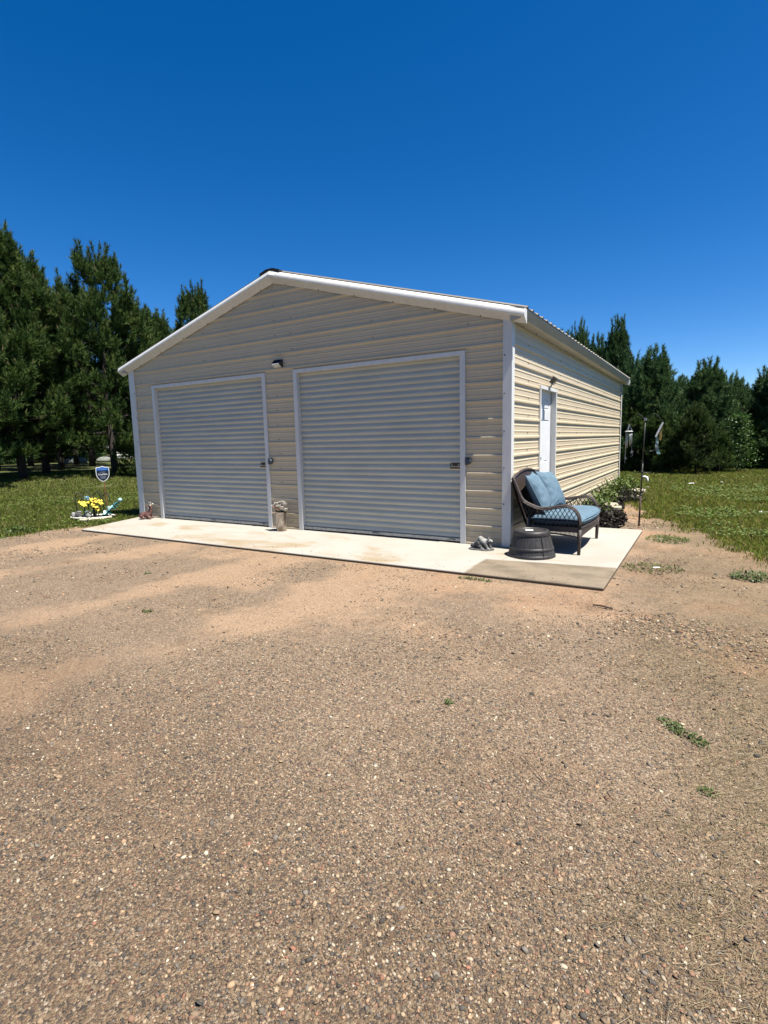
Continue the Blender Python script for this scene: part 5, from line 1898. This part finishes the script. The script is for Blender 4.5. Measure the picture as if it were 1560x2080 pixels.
# ------------------------------------------------------------------ neighbour house and boulders seen through the left pines
def house():
    # long wall faces the garage; local frame: wall plane x = 0, running along y
    X = Matrix.Translation((-41.70, 21.55, 0)) @ Matrix.Rotation(math.radians(-31), 4, 'Z')
    y0, y1, x0 = 0.0, 9.0, -6.0
    zb, zt = 0.15, 2.35
    t = thing('neighbour_house', 'white lap sided house with grey roof far behind the left pines', 'house', (-42, 24, zb))
    m = MB(); m.xf = X
    for (ax, f, s0, s1, sg) in ((0, 0.0, y0, y1, 1), (0, x0, y0, y1, -1), (1, y0, x0, 0.0, -1), (1, y1, x0, 0.0, 1)):
        z = zb
        while z < zt - 1e-3:
            z2 = min(z + 0.24, zt)
            o0, o1 = f + sg * 0.09, f + sg * 0.005
            if ax == 0:
                m.quad((o0, s0, z), (o0, s1, z), (o1, s1, z2), (o1, s0, z2)); m.quad((o0, s0, z), (o1, s0, z), (o1, s1, z), (o0, s1, z))
            else:
                m.quad((s0, o0, z), (s1, o0, z), (s1, o1, z2), (s0, o1, z2)); m.quad((s0, o0, z), (s0, o1, z), (s1, o1, z), (s1, o0, z))
            z = z2
    for yy in (y0, y1):
        m.quad((x0, yy, zt), (0.0, yy, zt), (x0 / 2, yy, zt + 1.5))
    m.build('wall', M['lap'], t)
    m = MB(); m.xf = X
    m.prism([(x0 - .4, zt - .10), (x0 / 2, zt + 1.58), (.4, zt - .10), (.4, zt + 0.02), (x0 / 2, zt + 1.7), (x0 - .4, zt + 0.02)], 1, y0 - .3, y1 + .3)
    m.build('roof', M['shingle'], t)
    m = MB(); m.xf = X
    m.box((.03, 3.3, 0.95), (.085, 4.5, 2.0))
    w = m.build('window', M['white'], t)
    m = MB(); m.xf = X
    m.box((.08, 3.4, 1.05), (.095, 4.4, 1.9)); m.build('pane', M['signnavy'], w)
house()
for i, (x, y, s, lb) in enumerate([(-32.8, 13.0, .55, 'pale rounded boulder seen low between the trunks left of the yard sign'), (-33.7, 15.5, .45, 'pale rounded boulder seen low between the trunks, just above the yard sign')]):
    m = MB()
    z0 = ground_z(x, y).item()
    m.ball((x, y, z0 + .12), (s * .8, s * 1.3, s * .55), 18, 12)
    o = m.build('boulder', M['boulder'], smooth=True)
    g = random.Random(i)
    for v in o.data.vertices:
        k = 1 + g.uniform(-.05, .05)
        v.co = Vector((x, y, z0)) + (v.co - Vector((x, y, z0))) * k
    tag(o, lb, 'boulder', 'boulders beyond the left pines')

# ------------------------------------------------------------------ planting strip along the side wall
def wall_plant(x, y, h, r, n, leaf, tones, label, seed, name='leafy_plant', cat='plant', flowers=0):
    t = thing(name, label, cat, (x, y, GZ), 'plants along the side wall')
    g = random.Random(seed)
    m = MB(); spots = []
    for k in range(n):
        a = g.uniform(0, 6.28); q = r * math.sqrt(g.uniform(0, 1)); hh = h * (1 - .55 * (q / r) ** 2) * g.uniform(.55, 1.05)
        e = (x + q * math.cos(a), y + q * math.sin(a), GZ + hh)
        m.tube([(x + q * .3 * math.cos(a), y + q * .3 * math.sin(a), GZ), e], [.006, .003], 4, False)
        spots.append((e, (.16, .16, .12), 16))
        spots.append(((x + q * .8 * math.cos(a), y + q * .8 * math.sin(a), GZ + hh * .55), (.16, .16, .14), 8))
    m.build('stems', M['stem'], t)
    V, F, T = leafy_mesh(seed, spots, leaf, tones)
    V[:, 0] = np.maximum(V[:, 0], XR + .03); V[:, 2] = np.maximum(V[:, 2], GZ + .005)
    link('leaves', np_mesh('leaves', V, F, M['leaf'], T), t)
GREEN = ((0.10, 0.165, 0.030), (0.25, 0.330, 0.085))
DARK = ((0.024, 0.028, 0.014), (0.080, 0.070, 0.045))
wall_plant(0.30, 8.5, .34, .28, 20, .085, GREEN, 'leafy green plant at the far end of the side wall', 51)
wall_plant(0.32, 7.0, .38, .30, 22, .09, GREEN, 'tallest leafy green plant in the mulch along the side wall', 52)
wall_plant(0.26, 5.3, .29, .24, 15, .085, GREEN, 'leafy green plant by the side wall behind the far arm of the loveseat', 53)
wall_plant(0.28, 4.0, .26, .24, 12, .08, GREEN, 'small green plant by the side wall nearest the loveseat', 54)
wall_plant(0.50, 2.75, .20, .30, 34, .07, DARK, 'low dark leaved plant in the mulch just behind the slab', 55)
wall_plant(0.68, 5.9, .20, .24, 26, .06, DARK, 'low dark leaved plant by the pale stones', 56)
def mulch_chips():
    n = 5200
    g = np.random.default_rng(61)
    y = 2.06 + (8.8 - 2.06) * g.uniform(0, 1, n) ** 1.7
    x = g.uniform(0.0, 1.05, n)
    ok = in_poly(x, y, MULCH); x, y = x[ok], y[ok]; n = len(x)
    mound = .16 * np.exp(-((x - .55) / .34) ** 2 - ((y - 2.75) / .55) ** 2)
    c = np.stack([x, y, GZ + .012 + mound * g.uniform(.2, 1, n)], 1)
    d = norm(g.normal(0, 1, (n, 3)) * np.array([1, 1, .45])); s = norm(np.cross(d, g.normal(0, 1, (n, 3))))
    L_ = g.uniform(.015, .05, (n, 1)); w = g.uniform(.006, .016, (n, 1))
    V = np.stack([c - d * L_ - s * w, c + d * L_ - s * w, c + d * L_ + s * w, c - d * L_ + s * w], 1).reshape(-1, 3)
    base = np.where(g.uniform(0, 1, (n, 1)) < .08, np.array([[.20, .17, .14]]), np.array([[.026, .019, .015]]))
    T = np.repeat(base * g.uniform(.5, 1.7, (n, 1)), 4, 0)
    o = link('bark_chips', np_mesh('bark_chips', V, np.arange(len(V)).reshape(-1, 4), M['chip'], T))
    tag(o, 'dark bark chips mulching the strip along the side wall', 'mulch', None, 'stuff')
mulch_chips()
PALE = simple('pale_flat_stone', (0.30, 0.265, 0.20), 0.9, c2=(0.22, 0.19, 0.145), scale=9, bstr=.5, bscale=40)
for i, (x, y, s, rz, lb) in enumerate([(0.60, 7.95, .20, .3, 'pale flat edging stone at the far end of the mulch strip'), (0.46, 6.25, .17, .8, 'pale flat edging stone between the two large green plants'),
                                       (0.66, 6.45, .16, -.3, 'pale flat edging stone on the lawn side of the mulch strip'), (0.46, 4.75, .17, .2, 'pale flat edging stone behind the seat cushion of the loveseat'),
                                       (0.62, 4.35, .12, 1.0, 'pale flat edging stone nearest the concrete slab')]):
    g = random.Random(70 + i)
    m = MB()
    m.xf = Matrix.Translation((x, y, GZ)) @ Matrix.Rotation(rz, 4, 'Z') @ Matrix.Rotation(math.radians(9), 4, 'X')
    n = 9
    ol = [(s * g.uniform(.75, 1.1) * math.cos(2 * PI * k / n), s * .75 * g.uniform(.8, 1.1) * math.sin(2 * PI * k / n)) for k in range(n)]
    m.prism(ol, 2, -.02, .085)
    tag(m.build('edging_stone', PALE, bevel=.012), lb, 'stone', 'pale stones in the planting strip')

# ------------------------------------------------------------------ grass
def view_samples(g, n, d0, d1, a0, a1, power=1.0):
    """random ground points in front of the garage and lawn, denser near by"""
    D = d0 * (d1 / d0) ** (g.uniform(0, 1, n) ** power)
    a = g.uniform(a0, a1, n)
    return CAM.x + D * np.sin(a), CAM.y + D * np.cos(a), D
def on_building(x, y):
    return (x > -7.56) & (x < 0.02) & (y > -.03) & (y < 9.66)
def on_slab(x, y, e=0.0):
    return ((x > -7.06 - np.maximum(0, (y + 1.48) * .31) - e) & (x < 1.31 + e) & (y > -1.485 - e) & (y < .03)) | ((x > -.1) & (x < 1.31 + e) & (y >= .03) & (y < 2.035 + e))
def blades(name, x, y, z, h, w, tones, g, lie=0.35):
    n = len(x)
    p = np.stack([x, y, z], 1)
    a = g.uniform(0, 2 * PI, n)
    lean = g.normal(0, lie, (n, 2))
    tip = p + np.stack([lean[:, 0] * h, lean[:, 1] * h, h], 1)
    s = np.stack([np.cos(a), np.sin(a), np.zeros(n)], 1) * w[:, None]
    mid = p + (tip - p) * .55 - np.stack([lean[:, 0] * h, lean[:, 1] * h, -0.15 * h], 1) * .22
    V = np.stack([p - s, p + s, mid + s * .75, tip, mid - s * .75], 1).reshape(-1, 3)
    F = np.arange(n * 5).reshape(-1, 5)
    t = np.array(tones)
    k = g.integers(0, len(t), n)
    T = np.repeat(t[k] * g.uniform(.75, 1.25, (n, 1)), 5, 0)
    return np_mesh(name, V, F, M['grass'], T)
LAWN_T = [(0.150, 0.230, 0.030), (0.185, 0.265, 0.038), (0.215, 0.285, 0.048), (0.255, 0.285, 0.062), (0.160, 0.240, 0.033), (0.38, 0.330, 0.145), (0.30, 0.275, 0.095)]
def lawn_grass():
    g = np.random.default_rng(81)
    for nm, a0, a1, n, d0, d1, lb in (('lawn_grass', -.24, .50, 300000, 5.0, 30, 'short green grass covering the lawn right of the garage'),
                                      ('lawn_grass', -1.42, -.80, 200000, 8.0, 27, 'short patchy green grass covering the lawn left of the garage')):
        x, y, D = view_samples(g, n, d0, d1, a0, a1, .85)
        dense = vnoise(x * 1.3, y * 1.3, 5) * .6 + vnoise(x * 3.7, y * 3.7, 6) * .4
        edge = (vnoise(x * 5, y * 5, 9) - .5) * .5
        ok = ~on_building(x, y) & ~on_slab(x, y, .03) & ~in_poly(x + edge + g.normal(0, .16, n), y + edge + g.normal(0, .16, n), DRIVE) & ~in_poly(x, y, MULCH) & (dense > .22)
        if nm == 'lawn_grass' and a0 < -.5:
            r = np.hypot((x - RC.x), (y - RC.y)); ok &= r > .36
        x, y, D, dense = x[ok], y[ok], D[ok], dense[ok]
        h = g.uniform(.035, .085, len(x)) * (.7 + .7 * dense)
        w = .0014 + .00040 * D * g.uniform(.7, 1.3, len(x))
        tn = LAWN_T if a0 < -.5 else [(r_ * 1.32, g_ * 1.24, b_ * 1.1) for r_, g_, b_ in LAWN_T]
        me = blades(nm, x, y, ground_z(x, y) - .004, h, w, tn, g, .5)
        tag(link(nm, me), lb, 'grass', None, 'stuff')
    # pale clover heads
    x, y, D = view_samples(g, 9000, 7.0, 20, -.05, .16, .8)
    x2, y2, D2 = view_samples(g, 5000, 10, 18, -1.2, -.88, .8)
    x, y, D = np.concatenate([x, x2]), np.concatenate([y, y2]), np.concatenate([D, D2])
    ok = ~on_building(x, y) & ~on_slab(x, y, .1) & ~in_poly(x, y, DRIVE) & ~in_poly(x, y, MULCH) & (.6 * vnoise(x * .9, y * .9, 15) + .4 * vnoise(x * 2.3 + 7, y * 2.3, 16) > .55)
    x, y, D = x[ok], y[ok], D[ok]
    n = len(x)
    p = np.stack([x, y, ground_z(x, y) + g.uniform(.04, .09, n)], 1)
    r = (.010 + .0009 * D)[:, None]
    a = g.uniform(0, 6.28, (n, 1))
    u = np.concatenate([np.cos(a), np.sin(a), g.uniform(-.4, .4, (n, 1))], 1); v = np.concatenate([-np.sin(a), np.cos(a), g.uniform(-.4, .4, (n, 1))], 1)
    V = np.stack([p - u * r, p - v * r, p + u * r, p + v * r], 1).reshape(-1, 3)
    c = np.where(g.uniform(0, 1, (n, 1)) < .04, np.array([[.32, .36, .18]]), np.array([[.19, .275, .06]])) * g.uniform(.7, 1.2, (n, 1))
    o = link('clover', np_mesh('clover', V, np.arange(n * 4).reshape(-1, 4), M['leaf'], np.repeat(c, 4, 0)))
    tag(o, 'low clover leaves and pale flower heads scattered in the lawn', 'clover', None, 'stuff')
lawn_grass()

# ------------------------------------------------------------------ loose stones on the driveway
def gravel():
    g = np.random.default_rng(91)
    phi = (1 + 5 ** .5) / 2
    ico = norm(np.array([(-1, phi, 0), (1, phi, 0), (-1, -phi, 0), (1, -phi, 0), (0, -1, phi), (0, 1, phi), (0, -1, -phi), (0, 1, -phi), (phi, 0, -1), (phi, 0, 1), (-phi, 0, -1), (-phi, 0, 1)], float))
    icf = np.array([(0, 11, 5), (0, 5, 1), (0, 1, 7), (0, 7, 10), (0, 10, 11), (1, 5, 9), (5, 11, 4), (11, 10, 2), (10, 7, 6), (7, 1, 8), (3, 9, 4), (3, 4, 2), (3, 2, 6), (3, 6, 8), (3, 8, 9), (4, 9, 5), (2, 4, 11), (6, 2, 10), (8, 6, 7), (9, 8, 1)])
    x, y, D = view_samples(g, 350000, 1.15, 11.5, -1.42, .60, .78)
    c, s = math.cos(math.radians(58)), math.sin(math.radians(58))
    u, v = x * c - y * s, x * s + y * c
    dens = .45 * vnoise(u * 1.3 + 9, v * .35 + 3, 1) + .35 * vnoise(x * 1.7, y * 1.7, 2) + .30 * vnoise(x * 5, y * 5, 3)
    dens = dens + .12 * np.clip((-y - 3.2) / 1.5, -1, 1)
    tx = x - .17 * y
    tyre = np.max([np.clip(1 - np.abs(tx - k) / .5, 0, 1) for k in (-.56, -2.12, -4.15, -5.75)], 0)
    dens = dens - .22 * tyre * np.clip((y + 6.2) / 1.8, .2, 1)
    heap = np.exp(-((x - 1.95) / .55) ** 2 - ((y + 2.25 + .35 * (x - 1.95)) / .28) ** 2)
    prob = np.clip((dens - .40) / .30, .05, 1) * .66 + heap * .6
    ok = (g.uniform(0, 1, len(x)) < prob) & in_poly(x, y, DRIVE) & ~on_slab(x, y, .012)
    x, y, D, heap = x[ok], y[ok], D[ok], heap[ok]
    ns_ = 420          # a few stones kicked up onto the apron
    xs_ = g.uniform(-7.0, 1.25, ns_); ys_ = -1.44 + g.exponential(.16, ns_)
    kk = ys_ < -.1
    xs_, ys_ = xs_[kk], ys_[kk]
    up_n = len(xs_)
    x, y = np.concatenate([x, xs_]), np.concatenate([y, ys_])
    D = np.concatenate([D, np.full(up_n, 2.0)]); heap = np.concatenate([heap, np.zeros(up_n)])
    lift = np.concatenate([np.zeros(len(x) - up_n), np.full(up_n, -GZ + .001)])
    n = len(x)
    r = np.exp(g.normal(math.log(.0031), .42, n)) * (1 + .19 * np.clip(D - 2, 0, 7))
    r = np.where(g.uniform(0, 1, n) < .02, r * 1.9, r) * (1 + .6 * heap)
    r = np.clip(r, .0020, .008 + .0018 * D)
    sc = np.stack([r * g.uniform(.8, 1.35, n), r * g.uniform(.7, 1.1, n), r * g.uniform(.32, .65, n)], 1)
    jit = 1 + g.normal(0, .20, (n, 12, 1)).clip(-.4, .45)
    P = ico[None] * jit * sc[:, None, :]
    a = g.uniform(0, 6.28, n); ca, sa = np.cos(a)[:, None], np.sin(a)[:, None]
    tl = g.normal(0, .35, n)[:, None]
    P = np.stack([P[..., 0] * ca - P[..., 1] * sa, P[..., 0] * sa + P[..., 1] * ca, P[..., 2] + tl * P[..., 0]], -1)
    P += np.stack([x, y, GZ + lift + r * .12], 1)[:, None, :]
    V = P.reshape(-1, 3)
    F = (icf[None] + (np.arange(n) * 12)[:, None, None]).reshape(-1, 3)
    pal = np.array([(.15, .13, .112), (.095, .09, .086), (.23, .178, .128), (.32, .24, .165), (.42, .33, .235), (.58, .51, .41), (.28, .175, .13), (.20, .182, .165), (.44, .30, .20), (.70, .64, .54), (.34, .18, .13)])
    pw = np.array([.15, .12, .18, .17, .13, .04, .07, .10, .06, .008, .022]); pw /= pw.sum()
    T = np.repeat(pal[g.choice(len(pal), n, p=pw)] * np.array([1.12, 1.06, .96]) * g.uniform(.7, 1.3, (n, 1)), 12, 0)
    o = link('gravel', np_mesh('gravel', V, F, M['stone'], T))
    tag(o, 'loose mixed grey, tan and reddish gravel stones over the driveway', 'gravel', None, 'stuff')
gravel()

# ------------------------------------------------------------------ dry turf and straw at the right, sparse weeds
def straw():
    g = np.random.default_rng(95)
    x, y, D = view_samples(g, 92000, 1.25, 9.5, -.50, .62, 1.0)
    lim = x + .10 * y + (vnoise(x * 1.6, y * 1.6, 21) - .5) * 1.6 + (vnoise(x * 6, y * 6, 22) - .5) * .6
    ok = (g.uniform(0, 1, len(x)) < np.clip((lim - 1.38) / .7, 0.012, 1) * np.clip((-y - 1.6) / 1.6 + .25, .15, 1)) & in_poly(x, y, DRIVE) & ~on_slab(x, y, .02)
    x, y, D = x[ok], y[ok], D[ok]
    n = len(x)
    a = g.normal(.7, .75, n)
    L_ = g.uniform(.015, .070, n) * (1 + .05 * D)
    w = (.0004 + .00017 * D)
    d = np.stack([np.cos(a), np.sin(a), g.uniform(-.05, .35, n)], 1) * L_[:, None]
    s = np.stack([-np.sin(a), np.cos(a), np.zeros(n)], 1) * w[:, None]
    c = np.stack([x, y, GZ + g.uniform(.002, .010, n)], 1)
    bend = np.stack([-np.sin(a), np.cos(a), np.full(n, .15)], 1) * (L_ * g.normal(0, .09, n))[:, None]
    V = np.stack([c - d * .5 - s, c + bend - s, c + d * .5, c + bend + s, c - d * .5 + s], 1).reshape(-1, 3)
    t = np.array([(.54, .44, .27), (.44, .345, .20), (.64, .54, .36), (.30, .23, .135), (.24, .20, .11), (.15, .115, .07)])
    T = np.repeat(t[g.choice(6, n, p=[.22, .25, .12, .2, .12, .09])] * g.uniform(.7, 1.2, (n, 1)), 5, 0)
    o = link('dry_grass', np_mesh('dry_grass', V, np.arange(n * 5).reshape(-1, 5), M['grass'], T))
    tag(o, 'thin dry straw coloured grass matted over the right side of the driveway', 'dry grass', None, 'stuff')
straw()
def weed(x, y, rx, ry, rot, n, leaf, h, tones, label, seed):
    g = np.random.default_rng(seed)
    q = np.sqrt(g.uniform(0, 1, n)); a = g.uniform(0, 2 * PI, n)
    u, v = q * rx * np.cos(a), q * ry * np.sin(a)
    c, s = math.cos(rot), math.sin(rot)
    px, py = x + u * c - v * s, y + u * s + v * c
    ok = vnoise(px * 22, py * 22, seed) > .25
    px, py, q = px[ok], py[ok], q[ok]
    n = len(px)
    z0 = max(GZ, ground_z(x, y).item())
    p = np.stack([px, py, z0 + g.uniform(.002, h, n) * (1.1 - q * .8)], 1)
    d = norm(g.normal(0, 1, (n, 3)) * np.array([1, 1, .5]) + np.array([0, 0, .35]))
    sd = norm(np.cross(d, np.array([0, 0, 1.0]) + g.normal(0, .3, (n, 3))))
    L_ = leaf * g.uniform(.6, 1.3, (n, 1)); w = L_ * .26
    V = np.stack([p, p + d * L_ * .5 + sd * w, p + d * L_, p + d * L_ * .5 - sd * w], 1).reshape(-1, 3)
    T = np.repeat(np.array(tones[0]) + (np.array(tones[1]) - np.array(tones[0])) * g.uniform(0, 1, (n, 1)), 4, 0)
    o = link('weed', np_mesh('weed', V, np.arange(n * 4).reshape(-1, 4), M['leaf'], T))
    tag(o, label, 'weed', 'weeds growing through the driveway')
WD = ((0.070, 0.130, 0.026), (0.170, 0.235, 0.060))
weed(2.03, -3.80, .15, .045, -.75, 420, .015, .026, WD, 'largest dark green weed patch, stretched across the gravel at the right', 101)
weed(2.13, -4.24, .04, .03, 0, 90, .012, .018, WD, 'small round weed below the largest green patch at the right', 102)
weed(2.36, -4.33, .07, .03, .3, 80, .012, .015, WD, 'flat dull green weed at the right margin of the gravel', 103)
weed(2.50, -.38, .20, .14, .2, 420, .035, .09, WD, 'bushy weed right of the slab corner, near the lawn edge', 104)
weed(1.62, -.36, .30, .24, .2, 420, .030, .04, ((0.13, 0.17, 0.035), (0.26, 0.26, 0.09)), 'thin low weed just off the right edge of the concrete slab', 105)
weed(1.66, 1.50, .26, .30, .5, 560, .035, .05, ((0.10, 0.165, 0.030), (0.21, 0.27, 0.07)), 'low green weed in the bare soil right of the loveseat', 106)
weed(-7.95, -2.05, .30, .24, .4, 520, .05, .13, WD, 'leafy weed clump at the left edge of the driveway, left of the slab', 107)
weed(-8.5, -2.9, .30, .22, .4, 420, .05, .12, WD, 'leafy weed clump at the far left edge of the driveway', 108)
weed(-3.25, -2.92, .05, .03, .4, 60, .022, .03, WD, 'tiny weed in the gravel below the flower vase', 109)
weed(-2.00, -3.80, .05, .025, .4, 50, .020, .025, WD, 'tiny weed in the sandy track, nearer the camera', 110)
weed(0.1, -1.58, .20, .035, -.05, 260, .02, .03, WD, 'strip of low weeds along the front edge of the slab by the brown patch', 111)
weed(0.93, -4.05, .03, .02, 0, 40, .016, .018, WD, 'tiny weed in the middle of the gravel', 112)

# ------------------------------------------------------------------ litter and twigs
def scrap(x, y, s, rz, label, zoff=.03):
    z = max(ground_z(x, y).item(), GZ) + zoff
    m = MB()
    m.xf = Matrix.Translation((x, y, z)) @ Matrix.Rotation(rz, 4, 'Z')
    g = random.Random(int(x * 100))
    grid = [(-s + 2 * s * i / 3 + g.uniform(-.2, .2) * s, (-.5 + j / 3) * s + g.uniform(-.1, .1) * s, g.uniform(-.12, .3) * s) for i in range(4) for j in range(4)]
    fs = [(i * 4 + j, i * 4 + 4 + j, i * 4 + 5 + j, i * 4 + 1 + j) for i in range(3) for j in range(3)]
    m.add(grid, fs)
    o = m.build('paper_scrap', M['paper'], smooth=False)
    sd = o.modifiers.new('thick', 'SOLIDIFY'); sd.thickness = .003
    tag(o, label, 'litter', 'white scraps on the lawn')
scrap(1.69, 10.78, .075, .4, 'white scrap on the lawn below the olive shrub')
scrap(2.931, 4.76, .060, .2, 'white scrap on the lawn at the right edge of the photo, nearest the camera')
scrap(3.45, 19.0, .12, .9, 'white scrap on the far lawn below the dark pines at the right')
scrap(2.45, 11.5, .05, .5, 'tiny white scrap on the lawn, right of the scrap below the olive shrub')
scrap(0.72, 9.3, .04, .5, 'tiny white scrap on the lawn just right of the iron pole')
scrap(1.66, -.42, .032, .3, 'white scrap lying in the thin weed off the slab corner', .035)
def pipe():
    x, y = 0.50, 11.35
    z = ground_z(x, y).item()
    m = MB()
    m.tube([(x - .13, y, z + .15), (x - .03, y, z + .16), (x + .02, y, z + .14), (x + .03, y, z + .08), (x + .03, y, z - .02)], .042, 10)
    tag(m.build('pipe_stub', M['lap'], smooth=True), 'white bent pipe stub sticking up from the lawn beside the iron pole', 'pipe')
pipe()
def twig(pts, r, mat, label):
    m = MB()
    m.tube(crsp(pts, 4), r, 5)
    tag(m.build('twig', mat, smooth=True), label, 'twig', 'twigs on the gravel')
DT = simple('dark_twig', (0.045, 0.032, 0.024), .9)
twig([(1.42, -4.36, GZ + .012), (1.48, -4.42, GZ + .020), (1.56, -4.50, GZ + .008)], .0018, DT, 'dark crooked twig on the gravel right of centre')
twig([(1.30, -1.95, GZ + .014), (1.38, -1.97, GZ + .02), (1.46, -1.99, GZ + .012)], .007, DT, 'short dark stick on the gravel in front of the slab corner')
